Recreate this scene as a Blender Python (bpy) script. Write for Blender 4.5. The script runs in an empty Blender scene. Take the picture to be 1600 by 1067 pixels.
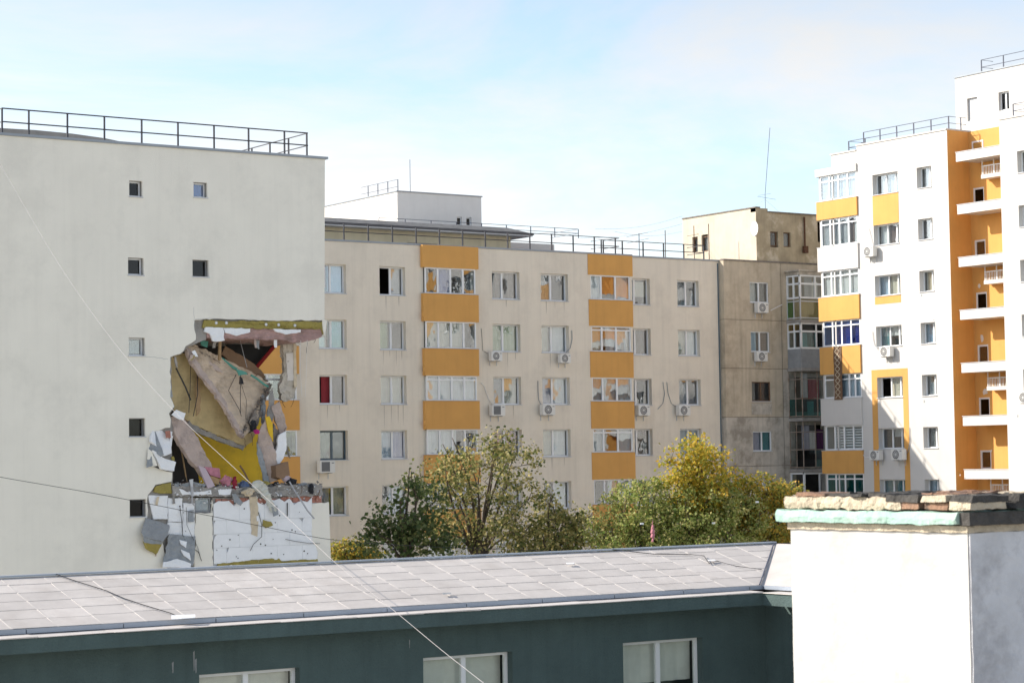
import bpy, math, random
from mathutils import Vector, Matrix
from mathutils.geometry import tessellate_polygon
rnd = random.Random(11)
sc = bpy.context.scene
C = sc.collection
R_ = math.radians

# ------------------------------------------------------------------ camera
# world: X runs along the long facades, Y runs away from the street behind them, Z up, ground at 0
F_PX, YAW, PITCH, ROLL, CAM_Z = 3422.65, R_(34.4402), R_(3.1008), R_(-0.8797), 12.5
_c, _s = math.cos(YAW), math.sin(YAW)
_r0, _f0, _u0 = Vector((_c, -_s, 0)), Vector((_s, _c, 0)), Vector((0, 0, 1))
FW = math.cos(PITCH) * _f0 + math.sin(PITCH) * _u0
_up = -math.sin(PITCH) * _f0 + math.cos(PITCH) * _u0
RT = math.cos(ROLL) * _r0 + math.sin(ROLL) * _up
UP = -math.sin(ROLL) * _r0 + math.cos(ROLL) * _up
cd = bpy.data.cameras.new('camera'); cam = bpy.data.objects.new('camera', cd); C.objects.link(cam)
m = Matrix.Identity(4)
for i in range(3):
    m[i][0], m[i][1], m[i][2] = RT[i], UP[i], -FW[i]
m[2][3] = CAM_Z
cam.matrix_world = m
cd.sensor_width = 36; cd.lens = F_PX / 1600 * 36; cd.clip_start = 0.5; cd.clip_end = 3000
cd.dof.use_dof = True; cd.dof.focus_distance = 95; cd.dof.aperture_fstop = 11
sc.camera = cam

# ------------------------------------------------------------------ sky, sun, exposure
SUN = Vector((-1.0, 0.75, 0.784)).normalized()
world = bpy.data.worlds.new('World'); sc.world = world; world.use_nodes = True
nt = world.node_tree; N = nt.nodes; L = nt.links
N.clear()
out = N.new('ShaderNodeOutputWorld'); bg = N.new('ShaderNodeBackground'); L.new(bg.outputs[0], out.inputs[0])
sky = N.new('ShaderNodeTexSky'); sky.sky_type = 'NISHITA'; sky.sun_disc = False
sky.sun_elevation = math.asin(SUN.z); sky.sun_rotation = math.atan2(SUN.x, SUN.y) % (2 * math.pi)
sky.air_density = 1.0; sky.dust_density = 0.8; sky.ozone_density = 2.0
tc = N.new('ShaderNodeTexCoord'); mp = N.new('ShaderNodeMapping'); mp.inputs['Scale'].default_value = (1.5, 1.5, 5)
mp.inputs['Rotation'].default_value = (0.15, 0.1, 0.5)
nz = N.new('ShaderNodeTexNoise'); nz.inputs['Scale'].default_value = 2.3; nz.inputs['Detail'].default_value = 7; nz.inputs['Roughness'].default_value = 0.62
nz.inputs['Distortion'].default_value = 0.5
rp = N.new('ShaderNodeValToRGB'); rp.color_ramp.elements[0].position = 0.40; rp.color_ramp.elements[1].position = 0.66
rp.color_ramp.elements[0].color = (0.20, 0.20, 0.20, 1); rp.color_ramp.elements[1].color = (0.95, 0.95, 0.95, 1)
bw = N.new('ShaderNodeRGBToBW'); ml = N.new('ShaderNodeMath'); ml.operation = 'MULTIPLY'; ml.inputs[1].default_value = 1.1
mx = N.new('ShaderNodeMix'); mx.data_type = 'RGBA'
L.new(tc.outputs['Generated'], mp.inputs[0]); L.new(mp.outputs[0], nz.inputs[0]); L.new(nz.outputs[0], rp.inputs[0])
L.new(sky.outputs[0], bw.inputs[0]); L.new(bw.outputs[0], ml.inputs[0])
L.new(rp.outputs[0], mx.inputs[0]); L.new(sky.outputs[0], mx.inputs[6]); L.new(ml.outputs[0], mx.inputs[7])
L.new(mx.outputs[2], bg.inputs[0]); bg.inputs[1].default_value = 0.125

sd = bpy.data.lights.new('sun', 'SUN'); sd.energy = 3.3; sd.angle = R_(0.53); sd.color = (1, 0.92, 0.80)
sun = bpy.data.objects.new('sun', sd); C.objects.link(sun)
sun.rotation_euler = SUN.to_track_quat('Z', 'Y').to_euler(); sun.location = (-40, 60, 70)
sc.view_settings.view_transform = 'Standard'; sc.view_settings.look = 'None'
sc.view_settings.exposure = 1.0; sc.view_settings.gamma = 1
sc.cycles.max_bounces = 8; sc.cycles.transparent_max_bounces = 16

# ------------------------------------------------------------------ helpers
def ray(x, y):
    return FW + RT * ((x - 800) / F_PX) - UP * ((y - 533.5) / F_PX)
def onY(x, y, Y):
    r = ray(x, y); q = r * (Y / r.y); q.z += CAM_Z; return q
def onX(x, y, X):
    r = ray(x, y); q = r * (X / r.x); q.z += CAM_Z; return q

MATS = {}
def newmat(name):
    mt = bpy.data.materials.new(name); mt.use_nodes = True
    MATS[name] = mt
    return mt, mt.node_tree.nodes, mt.node_tree.links, mt.node_tree.nodes['Principled BSDF']
def surf(name, col, rough=0.85, var=0.12, scale=1.2, streak=0.0, bump=0.15, fine=28, stain=None, stain_amt=0.0, stain_scale=0.35, metallic=0.0, rand=0.0, stain_lo=0.5):
    """plaster / concrete / metal: base colour with cloudy variation, vertical streaks, stains and fine relief"""
    mt, n, l, b = newmat(name)
    tc = n.new('ShaderNodeTexCoord')
    def noise(sc_, vec=None, det=5, rg=0.6):
        t = n.new('ShaderNodeTexNoise'); t.inputs['Scale'].default_value = sc_; t.inputs['Detail'].default_value = det; t.inputs['Roughness'].default_value = rg
        l.new(vec or tc.outputs['Object'], t.inputs['Vector']); return t
    def mixc(fac, a, c, blend='MIX'):
        mm = n.new('ShaderNodeMix'); mm.data_type = 'RGBA'; mm.blend_type = blend
        if hasattr(fac, 'is_linked'): l.new(fac, mm.inputs[0])
        else: mm.inputs[0].default_value = fac
        for s_, v in ((6, a), (7, c)):
            if hasattr(v, 'is_linked'): l.new(v, mm.inputs[s_])
            else: mm.inputs[s_].default_value = (*v, 1)
        return mm.outputs[2]
    def ramp(src, lo, hi):
        r = n.new('ShaderNodeMapRange'); r.inputs[1].default_value = lo; r.inputs[2].default_value = hi
        r.inputs[3].default_value = 0; r.inputs[4].default_value = 1; l.new(src, r.inputs[0]); return r.outputs[0]
    dark = tuple(c * (1 - var) for c in col); lite = tuple(min(1, c * (1 + var * 0.6)) for c in col)
    t1 = noise(scale)
    colr = mixc(ramp(t1.outputs[0], 0.3, 0.7), dark, lite)
    if streak:
        mp = n.new('ShaderNodeMapping'); mp.inputs['Scale'].default_value = (2.2, 2.2, 0.12); l.new(tc.outputs['Object'], mp.inputs[0])
        t2 = noise(1.6, mp.outputs[0], 6, 0.65)
        mm = n.new('ShaderNodeMath'); mm.operation = 'MULTIPLY'; mm.inputs[1].default_value = streak; l.new(ramp(t2.outputs[0], 0.48, 0.78), mm.inputs[0])
        colr = mixc(mm.outputs[0], colr, tuple(c * 0.45 for c in col))
    if stain:
        t3 = noise(stain_scale, None, 8, 0.7)
        mm = n.new('ShaderNodeMath'); mm.operation = 'MULTIPLY'; mm.inputs[1].default_value = stain_amt; l.new(ramp(t3.outputs[0], stain_lo, stain_lo + 0.14), mm.inputs[0])
        colr = mixc(mm.outputs[0], colr, stain)
    if rand:                                             # each sheet weathered a little differently
        oi = n.new('ShaderNodeObjectInfo'); mm = n.new('ShaderNodeMath'); mm.operation = 'MULTIPLY'; mm.inputs[1].default_value = rand; l.new(oi.outputs['Random'], mm.inputs[0])
        colr = mixc(mm.outputs[0], colr, tuple(c * 0.5 for c in col))
    l.new(colr, b.inputs['Base Color']); b.inputs['Roughness'].default_value = rough; b.inputs['Metallic'].default_value = metallic
    if bump:
        t4 = noise(fine, None, 3, 0.6); bp = n.new('ShaderNodeBump'); bp.inputs['Strength'].default_value = bump; bp.inputs['Distance'].default_value = 0.02
        l.new(t4.outputs[0], bp.inputs['Height']); l.new(bp.outputs[0], b.inputs['Normal'])
    return mt
def glass_mat(name, tint=(0.75, 0.8, 0.8), f0=0.12, wave=0.004):
    mt, n, l, b = newmat(name); n.remove(b); o = n['Material Output']
    tr = n.new('ShaderNodeBsdfTransparent'); tr.inputs[0].default_value = (*tint, 1)
    gl = n.new('ShaderNodeBsdfGlossy'); gl.inputs['Roughness'].default_value = 0.01; gl.inputs[0].default_value = (0.95, 0.97, 1, 1)
    lw = n.new('ShaderNodeLayerWeight'); lw.inputs[0].default_value = 0.5
    pw = n.new('ShaderNodeMath'); pw.operation = 'POWER'; pw.inputs[1].default_value = 5; l.new(lw.outputs['Facing'], pw.inputs[0])
    fr = n.new('ShaderNodeMath'); fr.operation = 'MULTIPLY_ADD'; fr.inputs[1].default_value = 1 - f0; fr.inputs[2].default_value = f0; l.new(pw.outputs[0], fr.inputs[0])
    tc = n.new('ShaderNodeTexCoord'); oi = n.new('ShaderNodeObjectInfo'); va = n.new('ShaderNodeVectorMath'); va.operation = 'ADD'
    vs = n.new('ShaderNodeMath'); vs.operation = 'MULTIPLY'; vs.inputs[1].default_value = 50
    l.new(oi.outputs['Random'], vs.inputs[0]); l.new(tc.outputs['Object'], va.inputs[0]); l.new(vs.outputs[0], va.inputs[1])
    nz = n.new('ShaderNodeTexNoise'); nz.inputs['Scale'].default_value = 1.7; nz.inputs['Detail'].default_value = 1; l.new(va.outputs[0], nz.inputs[0])
    bp = n.new('ShaderNodeBump'); bp.inputs['Distance'].default_value = wave; bp.inputs['Strength'].default_value = 1; l.new(nz.outputs[0], bp.inputs['Height'])
    l.new(bp.outputs[0], gl.inputs['Normal'])
    mx = n.new('ShaderNodeMixShader'); l.new(fr.outputs[0], mx.inputs[0]); l.new(tr.outputs[0], mx.inputs[1]); l.new(gl.outputs[0], mx.inputs[2]); l.new(mx.outputs[0], o.inputs[0])
    return mt
def leaf_mat(name, cols):
    mt, n, l, b = newmat(name)
    g = n.new('ShaderNodeNewGeometry'); r = n.new('ShaderNodeValToRGB'); r.color_ramp.interpolation = 'LINEAR'
    el = r.color_ramp.elements
    while len(el) < len(cols): el.new(0.5)
    for i, (p, c) in enumerate(cols): el[i].position = p; el[i].color = (*c, 1)
    l.new(g.outputs['Random Per Island'], r.inputs[0]); l.new(r.outputs[0], b.inputs['Base Color']); b.inputs['Roughness'].default_value = 0.55
    tl = n.new('ShaderNodeBsdfTranslucent'); l.new(r.outputs[0], tl.inputs[0]); mx = n.new('ShaderNodeMixShader'); mx.inputs[0].default_value = 0.5
    l.new(b.outputs[0], mx.inputs[1]); l.new(tl.outputs[0], mx.inputs[2]); l.new(mx.outputs[0], n['Material Output'].inputs[0])
    return mt

surf('gable', (0.84, 0.805, 0.72), var=0.05, scale=0.5, streak=0.10, bump=0.25, stain=(0.55, 0.53, 0.48), stain_amt=0.22, stain_scale=0.45)
surf('mid', (0.79, 0.71, 0.595), var=0.06, scale=0.5, streak=0.2, bump=0.25, stain=(0.50, 0.44, 0.37), stain_amt=0.25, stain_scale=0.4)
surf('white_render', (0.61, 0.59, 0.565), var=0.04, scale=0.6, streak=0.08, bump=0.2)
surf('orange', (0.68, 0.355, 0.10), var=0.07, scale=0.8, streak=0.15, bump=0.2)
surf('pale_white', (0.80, 0.77, 0.73), var=0.04, streak=0.08)
surf('pale_wall', (0.70, 0.65, 0.60), var=0.05, streak=0.1)
surf('ochre_wall', (0.68, 0.60, 0.42), var=0.1, streak=0.2)
surf('old_concrete', (0.56, 0.475, 0.36), var=0.16, scale=1.0, streak=0.5, bump=0.5, stain=(0.36, 0.29, 0.21), stain_amt=0.7, stain_scale=0.55)
surf('old_concrete_low', (0.57, 0.515, 0.44), var=0.2, scale=1.0, streak=0.5, bump=0.5, stain=(0.27, 0.235, 0.19), stain_amt=0.8, stain_scale=0.7, stain_lo=0.47)
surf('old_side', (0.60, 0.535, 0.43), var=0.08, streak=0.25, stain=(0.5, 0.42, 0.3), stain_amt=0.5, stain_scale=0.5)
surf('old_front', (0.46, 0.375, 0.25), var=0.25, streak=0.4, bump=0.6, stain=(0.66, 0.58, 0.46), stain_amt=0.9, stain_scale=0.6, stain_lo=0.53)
surf('capping', (0.30, 0.33, 0.37), rough=0.5, var=0.1, metallic=0.2, bump=0)
surf('rail', (0.045, 0.045, 0.055), rough=0.5, var=0.1, bump=0)
surf('rail_blue', (0.09, 0.10, 0.14), rough=0.5, var=0.1, bump=0)
surf('rust', (0.12, 0.055, 0.03), rough=0.9, var=0.4, scale=8)
surf('rusty_frame', (0.36, 0.30, 0.25), rough=0.8, var=0.35, scale=6, stain=(0.2, 0.1, 0.05), stain_amt=0.8, stain_scale=3)
surf('mid_stain', (0.48, 0.42, 0.35), var=0.15, scale=1, streak=0.4)
surf('joint', (0.20, 0.17, 0.14), var=0.3)
surf('pvc', (0.80, 0.81, 0.82), rough=0.35, var=0.03, bump=0)
surf('alu_dark', (0.07, 0.11, 0.14), rough=0.4, var=0.1, bump=0)
surf('wood_brown', (0.16, 0.09, 0.05), rough=0.7, var=0.3, scale=6)
surf('sill', (0.55, 0.56, 0.58), rough=0.5, var=0.1, bump=0)
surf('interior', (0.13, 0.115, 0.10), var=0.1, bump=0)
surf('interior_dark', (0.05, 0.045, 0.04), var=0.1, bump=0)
surf('roof_felt', (0.26, 0.25, 0.24), var=0.2, scale=2, rough=0.9)
surf('concrete', (0.34, 0.32, 0.30), var=0.25, scale=2.5, bump=0.8, fine=14, stain=(0.2, 0.18, 0.16), stain_amt=0.6, stain_scale=1.2)
surf('slab_tan', (0.60, 0.48, 0.36), var=0.2, scale=2.0, bump=0.8, fine=12, stain=(0.30, 0.22, 0.15), stain_amt=0.65, stain_scale=1.1)
surf('slab_pink', (0.50, 0.40, 0.35), var=0.2, scale=2.5, bump=0.7, fine=14, stain=(0.28, 0.22, 0.2), stain_amt=0.7, stain_scale=1.5)
surf('broken_edge', (0.22, 0.19, 0.165), var=0.4, scale=6, bump=1.0, fine=12)
surf('olive_paint', (0.60, 0.47, 0.25), var=0.18, scale=1.5, bump=0.4, stain=(0.36, 0.27, 0.14), stain_amt=0.7, stain_scale=0.9)
surf('yellow_paint', (0.74, 0.48, 0.03), var=0.15, scale=1.2, bump=0.3, stain=(0.3, 0.2, 0.04), stain_amt=0.5, stain_scale=0.8)
surf('wool', (0.33, 0.27, 0.07), var=0.2, scale=3, bump=1.0, fine=20)
surf('pink_slab', (0.42, 0.27, 0.25), var=0.25, scale=3, bump=0.8, fine=14, stain=(0.24, 0.17, 0.15), stain_amt=0.7, stain_scale=1.6)
surf('brick', (0.45, 0.20, 0.15), var=0.3, scale=5, bump=0.6)
surf('foam', (0.84, 0.85, 0.87), var=0.05, scale=3, bump=0.25, fine=40)
surf('mortar_grey', (0.30, 0.32, 0.34), var=0.2, scale=4, bump=0.6)
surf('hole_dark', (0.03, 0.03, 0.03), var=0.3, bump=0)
surf('red_paint', (0.30, 0.012, 0.015), var=0.2, bump=0.1)
surf('teal_cloth', (0.10, 0.32, 0.26), var=0.2)
surf('pink_cloth', (0.55, 0.22, 0.27), var=0.25, scale=6)
surf('magenta_cloth', (0.5, 0.02, 0.22), var=0.25, scale=6)
surf('crimson_cloth', (0.30, 0.02, 0.04), var=0.3, scale=6)
surf('blue_cloth', (0.12, 0.17, 0.30), var=0.3, scale=6)
surf('cream_cloth', (0.62, 0.52, 0.38), var=0.2, scale=5)
surf('black_cloth', (0.02, 0.02, 0.024), var=0.3, scale=6)
surf('cardboard', (0.24, 0.15, 0.09), var=0.15)
surf('lilac_board', (0.52, 0.42, 0.46), var=0.1)
surf('wood', (0.38, 0.25, 0.13), var=0.25, scale=7)
surf('plastic_sheet', (0.55, 0.56, 0.52), rough=0.25, var=0.3, scale=4)
surf('steel_bar', (0.40, 0.40, 0.42), rough=0.5, var=0.3, scale=9)
surf('wire', (0.02, 0.02, 0.022), rough=0.6, var=0.1, bump=0)
surf('wire_white', (0.75, 0.73, 0.72), rough=0.5, var=0.05, bump=0)
surf('ac_white', (0.72, 0.71, 0.68), rough=0.4, var=0.05, bump=0)
surf('ac_dark', (0.10, 0.10, 0.11), rough=0.5, var=0.1, bump=0)
surf('roof_sheet', (0.61, 0.565, 0.53), rough=0.6, var=0.10, scale=1.8, bump=0.2, fine=7, streak=0.1, rand=0.28, stain=(0.45, 0.40, 0.36), stain_amt=0.4, stain_scale=1.1)
surf('roof_seam', (0.56, 0.52, 0.49), rough=0.6, var=0.08, bump=0)
surf('roof_edge', (0.33, 0.37, 0.43), rough=0.45, var=0.12, bump=0, metallic=0.3)
surf('green_wall', (0.070, 0.108, 0.106), var=0.16, scale=1.2, bump=0.8, fine=22, streak=0.35)
surf('chimney_white', (0.50, 0.49, 0.475), var=0.05, scale=3.0, bump=0.2, fine=22, streak=0.22, stain=(0.36, 0.325, 0.28), stain_amt=0.4, stain_scale=2.2)
surf('chimney_shade_side', (0.60, 0.60, 0.62), var=0.15, scale=5.0, bump=0.5, fine=22, streak=0.25, stain=(0.36, 0.355, 0.37), stain_amt=0.75, stain_scale=3.0, stain_lo=0.48)  # same plaster as the front, shade tone put into the colour, plus real mottling
surf('cable_grey', (0.36, 0.34, 0.34), rough=0.6, var=0.05, bump=0)
surf('chimney_mortar', (0.52, 0.44, 0.33), var=0.25, scale=9, bump=1.0, fine=40)
surf('teal_paint', (0.33, 0.50, 0.43), var=0.12, scale=6, bump=0.4, fine=40, stain=(0.5, 0.55, 0.48), stain_amt=0.4, stain_scale=5)
surf('old_brick', (0.27, 0.155, 0.10), var=0.35, scale=9, bump=0.8, fine=40, stain=(0.05, 0.045, 0.04), stain_amt=0.9, stain_scale=7)
surf('sooty_brick', (0.06, 0.055, 0.05), var=0.5, scale=12, bump=1.0, fine=40)
surf('ground', (0.48, 0.445, 0.38), var=0.2, scale=0.4, bump=0.3)
surf('bark', (0.10, 0.075, 0.055), var=0.3, scale=6, bump=0.8, fine=20)
surf('mesh_grey', (0.29, 0.30, 0.31), var=0.15, scale=3, bump=0.4)
surf('red_chimney', (0.45, 0.07, 0.05), var=0.1)
for nm, c in dict(white=(0.74, 0.72, 0.68), cream=(0.68, 0.60, 0.46), green=(0.40, 0.46, 0.22), red=(0.30, 0.03, 0.04), orange_red=(0.55, 0.10, 0.05), blue=(0.05, 0.11, 0.36), pale_blue=(0.42, 0.53, 0.62),
                  grey=(0.27, 0.255, 0.24), brown=(0.17, 0.11, 0.08), dark=(0.012, 0.012, 0.012), teal=(0.06, 0.22, 0.24), lace=(0.46, 0.46, 0.45), lilac=(0.42, 0.40, 0.48), purple=(0.10, 0.03, 0.10), aqua=(0.08, 0.50, 0.60)).items():
    surf('cloth_' + nm, c, rough=0.9, var=0.1, scale=3, bump=0)
glass_mat('glass', tint=(0.86, 0.90, 0.92), f0=0.135)
glass_mat('glass_clear', tint=(0.92, 0.94, 0.94), f0=0.06)
glass_mat('glass_teal', tint=(0.35, 0.65, 0.65), f0=0.08)
glass_mat('glass_green', tint=(0.45, 0.7, 0.5), f0=0.08)
glass_mat('glass_yellow', tint=(0.85, 0.77, 0.5), f0=0.08)
glass_mat('glass_dark', tint=(0.3, 0.32, 0.34), f0=0.025, wave=0.002)
glass_mat('glass_school', tint=(0.93, 0.95, 0.93), f0=0.06, wave=0.002)
glass_mat('glass_blue', tint=(0.35, 0.55, 0.8), f0=0.12)
leaf_mat('leaf_green', [(0, (0.07, 0.11, 0.03)), (0.35, (0.19, 0.21, 0.06)), (0.75, (0.46, 0.41, 0.17)), (1, (0.66, 0.55, 0.25))])
leaf_mat('leaf_dark', [(0, (0.05, 0.09, 0.03)), (0.6, (0.12, 0.17, 0.055)), (1, (0.28, 0.30, 0.12))])
leaf_mat('leaf_mixed', [(0, (0.15, 0.19, 0.035)), (0.45, (0.36, 0.35, 0.07)), (0.75, (0.56, 0.42, 0.08)), (1, (0.66, 0.38, 0.06))])
leaf_mat('leaf_pale', [(0, (0.17, 0.26, 0.06)), (0.5, (0.40, 0.44, 0.13)), (0.85, (0.56, 0.53, 0.2)), (1, (0.70, 0.6, 0.28))])
leaf_mat('leaf_yellow', [(0, (0.22, 0.26, 0.04)), (0.35, (0.46, 0.42, 0.06)), (0.75, (0.66, 0.50, 0.07)), (1, (0.72, 0.44, 0.06))])

from mathutils import noise as mnoise
def roughen(o, cell=.1, amp=.03, freq=4.0):
    """break a slab into small facets and push them about so that it looks torn, not cut"""
    import bmesh
    bm = bmesh.new(); bm.from_mesh(o.data); bmesh.ops.triangulate(bm, faces=bm.faces)
    bmesh.ops.remove_doubles(bm, verts=bm.verts, dist=1e-4)
    for _ in range(6):
        ed = [e for e in bm.edges if e.calc_length() > cell]
        if not ed or len(bm.faces) > 9000: break
        bmesh.ops.subdivide_edges(bm, edges=ed, cuts=1); bmesh.ops.triangulate(bm, faces=[f for f in bm.faces if len(f.verts) > 3])
    for v in bm.verts:
        p = v.co * freq
        v.co += (mnoise.noise_vector(p) + .6 * mnoise.noise_vector(p * 2.7) + .35 * mnoise.noise_vector(p * 6.1)) * amp
    bmesh.ops.recalc_face_normals(bm, faces=bm.faces); bm.to_mesh(o.data); bm.free()
    return o
WL = {}
def wl(o):
    return WL.get(o.name, Vector((0, 0, 0))) if o else Vector((0, 0, 0))
def tag(o, label=None, cat=None, group=None, kind=None):
    if label: o['label'] = label
    if cat: o['category'] = cat
    if group: o['group'] = group
    if kind: o['kind'] = kind
    return o
def root(name, loc, label, cat, group=None):
    o = bpy.data.objects.new(name, None); C.objects.link(o); o.location = loc; o.empty_display_size = 0.3
    WL[o.name] = Vector(loc)
    return tag(o, label, cat, group)
def link(name, mesh, parent=None, loc=(0, 0, 0), rot=(0, 0, 0)):
    o = bpy.data.objects.new(name, mesh); C.objects.link(o)
    if parent: o.parent = parent
    o.location = loc; o.rotation_euler = rot
    return o
class MB:
    def __init__(s): s.v = []; s.f = []
    def pts(s, P):
        k = len(s.v); s.v += [tuple(p) for p in P]; return list(range(k, k + len(P)))
    def quad(s, *P): s.f.append(tuple(s.pts(P))); return s
    def hexa(s, P):
        i = s.pts(P)
        for q in ((3, 2, 1, 0), (4, 5, 6, 7), (0, 1, 5, 4), (1, 2, 6, 5), (2, 3, 7, 6), (3, 0, 4, 7)): s.f.append(tuple(i[k] for k in q))
        return s
    def box(s, x0, x1, y0, y1, z0, z1, T=None):
        P = [(x0, y0, z0), (x1, y0, z0), (x1, y1, z0), (x0, y1, z0), (x0, y0, z1), (x1, y0, z1), (x1, y1, z1), (x0, y1, z1)]
        return s.hexa([T(*p) for p in P] if T else P)
    def tube(s, path, r, n=6, r1=None):
        path = [Vector(p) for p in path]; rings = []
        for k, p in enumerate(path):
            d = (path[min(k + 1, len(path) - 1)] - path[max(k - 1, 0)]).normalized()
            a = d.orthogonal().normalized(); b = d.cross(a)
            rr = r if r1 is None else r + (r1 - r) * k / max(1, len(path) - 1)
            rings.append(s.pts([p + a * (rr * math.cos(2 * math.pi * j / n)) + b * (rr * math.sin(2 * math.pi * j / n)) for j in range(n)]))
        for q in range(len(rings) - 1):
            for j in range(n): s.f.append((rings[q][j], rings[q][(j + 1) % n], rings[q + 1][(j + 1) % n], rings[q + 1][j]))
        s.f.append(tuple(reversed(rings[0]))); s.f.append(tuple(rings[-1]))
        return s
    def prism(s, P, vec, holes=()):
        """polygon P (3D, planar) with holes, extruded by vec"""
        loops = [[Vector(p) for p in P]] + [[Vector(p) for p in h] for h in holes]
        vec = Vector(vec); flat = [p for lp in loops for p in lp]; n = len(flat)
        i0 = s.pts(flat); i1 = s.pts([p + vec for p in flat])
        for t in tessellate_polygon(loops):
            t = [x if isinstance(x, int) else flat.index(x) for x in t]
            s.f.append(tuple(i0[x] for x in t)); s.f.append(tuple(i1[x] for x in reversed(t)))
        k = 0
        for lp in loops:
            for j in range(len(lp)):
                a, b = k + j, k + (j + 1) % len(lp); s.f.append((i0[a], i0[b], i1[b], i1[a]))
            k += len(lp)
        return s
    def mesh(s, name, mat, off=Vector((0, 0, 0)), smooth=False):
        me = bpy.data.meshes.new(name); off = Vector(off)
        me.from_pydata([(p[0] - off.x, p[1] - off.y, p[2] - off.z) for p in s.v], [], s.f)
        me.materials.append(MATS[mat]); me.validate()
        import bmesh
        bm = bmesh.new(); bm.from_mesh(me); bmesh.ops.recalc_face_normals(bm, faces=bm.faces); bm.to_mesh(me); bm.free()
        if smooth: me.polygons.foreach_set('use_smooth', [True] * len(me.polygons))
        return me
    def build(s, name, mat, parent=None, smooth=False, origin=None):
        """world-space vertices -> object; parented parts keep the parent's origin"""
        off = wl(parent) if parent else (Vector(origin) if origin else Vector((0, 0, 0)))
        o = link(name, s.mesh(name, mat, off, smooth), parent, (0, 0, 0) if parent else off)
        WL[o.name] = off
        return o
def base_of(mb):
    n = len(mb.v); return (sum(p[0] for p in mb.v) / n, sum(p[1] for p in mb.v) / n, min(p[2] for p in mb.v))

def TY(Y0): return lambda u, d, z: Vector((u, Y0 + d, z))          # wall facing -Y, u = X
def TX(X0): return lambda u, d, z: Vector((X0 + d, -u, z))         # wall facing -X, u = -Y
def wall(mb, T, u0, u1, z0, z1, holes, reveal=0.3):
    """wall sheet with rectangular openings (u0,u1,z0,z1) and their reveals"""
    us = sorted({u0, u1, *[h[0] for h in holes], *[h[1] for h in holes]}); zs = sorted({z0, z1, *[h[2] for h in holes], *[h[3] for h in holes]})
    us = [u for u in us if u0 <= u <= u1]; zs = [z for z in zs if z0 <= z <= z1]
    for a, b in zip(us, us[1:]):
        for c, d in zip(zs, zs[1:]):
            mu, mz = (a + b) / 2, (c + d) / 2
            if any(h[0] < mu < h[1] and h[2] < mz < h[3] for h in holes): continue
            mb.quad(T(a, 0, c), T(b, 0, c), T(b, 0, d), T(a, 0, d))
    for a, b, c, d in [h[:4] for h in holes]:
        mb.quad(T(a, 0, c), T(a, reveal, c), T(a, reveal, d), T(a, 0, d)); mb.quad(T(b, 0, c), T(b, 0, d), T(b, reveal, d), T(b, reveal, c))
        mb.quad(T(a, 0, c), T(b, 0, c), T(b, reveal, c), T(a, reveal, c)); mb.quad(T(a, 0, d), T(a, reveal, d), T(b, reveal, d), T(b, 0, d))

_cache = {}
def cached(key, fn):
    if key not in _cache: _cache[key] = fn()
    return _cache[key]
def pane_mesh(w, h, mat):
    return cached(('pane', round(w, 3), round(h, 3), mat), lambda: MB().box(-w / 2, w / 2, -0.008, 0.008, -h / 2, h / 2).mesh('pane', mat))
def curtain_mesh(w, h, mat):
    def f():
        b = MB(); n = max(6, int(w / 0.09)); lo = b.pts([(w * i / n, 0.03 * math.sin(i * 2.1), 0) for i in range(n + 1)]); hi = b.pts([(w * i / n, 0.03 * math.sin(i * 2.1 + 0.4), h) for i in range(n + 1)])
        for i in range(n): b.f.append((lo[i], lo[i + 1], hi[i + 1], hi[i]))
        return b.mesh('curtain', 'cloth_' + mat, smooth=True)
    return cached(('cur', round(w, 2), round(h, 2), mat), f)
def window(parent, T, rotz, u, z, w, h, n=2, depth=0.27, top=0.0, curtains=None, frame='pvc', glass='glass', sill=True, fw=0.06, opened=(), name='window', widths=None, tilt=0.7, bottom=0.0):
    """window with n sashes; its frame is the part, panes, sill and curtains its sub-parts"""
    ws = widths or [1 / n] * n; cuts = [0]
    for x in ws: cuts.append(cuts[-1] + x * w)
    def fr():
        b = MB(); D = 0.07
        b.box(0, fw, 0, D, 0, h); b.box(w - fw, w, 0, D, 0, h); b.box(fw, w - fw, 0, D, 0, fw); b.box(fw, w - fw, 0, D, h - fw, h)
        for k in range(1, n): b.box(cuts[k] - fw * 0.75, cuts[k] + fw * 0.75, 0.002, D - 0.002, fw, h - fw)
        for zz in ([h - top] if top else []) + ([bottom] if bottom else []):
            b.box(fw, w - fw, 0.005, D - 0.005, zz - fw / 2, zz + fw / 2)
        return b.mesh('window_frame', frame)
    key = ('win', round(w, 3), round(h, 3), n, top, bottom, frame, fw, tuple(ws))
    org = T(u, depth, z) - wl(parent)
    f = link(name, cached(key, fr), parent, org, (0, 0, rotz))
    rows = []
    zc = [fw] + ([bottom] if bottom else []) + ([h - top] if top else []) + [h - fw]
    for za, zb in zip(zc, zc[1:]): rows.append((za + 0.01, zb - 0.01))
    for k in range(n):
        a, b_ = cuts[k] + fw * 0.75, cuts[k + 1] - fw * 0.75
        for ri, (za, zb) in enumerate(rows):
            if (k, ri) in opened or k in opened: continue
            g = glass[k % len(glass)] if isinstance(glass, (list, tuple)) else glass
            link('pane', pane_mesh(b_ - a, zb - za, g), f, ((a + b_) / 2, 0.035, (za + zb) / 2), (R_(rnd.uniform(-tilt, tilt) * 0.35), 0, R_(rnd.uniform(-tilt, tilt))))
    if sill:
        link('sill', cached(('sill', round(w, 2), depth), lambda: MB().box(-0.02, w + 0.02, -depth - 0.05, -0.003, -0.035, 0.004).mesh('sill', 'sill')), f, (0, 0, 0))
    if curtains:
        for (c0, c1, col, *hh) in curtains:
            hh = hh[0] if hh else (0, 1)
            link('curtain', curtain_mesh((c1 - c0) * w, (hh[1] - hh[0]) * (h - 0.06), col), f, (c0 * w, 0.16, 0.03 + hh[0] * h))
    return f
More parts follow.
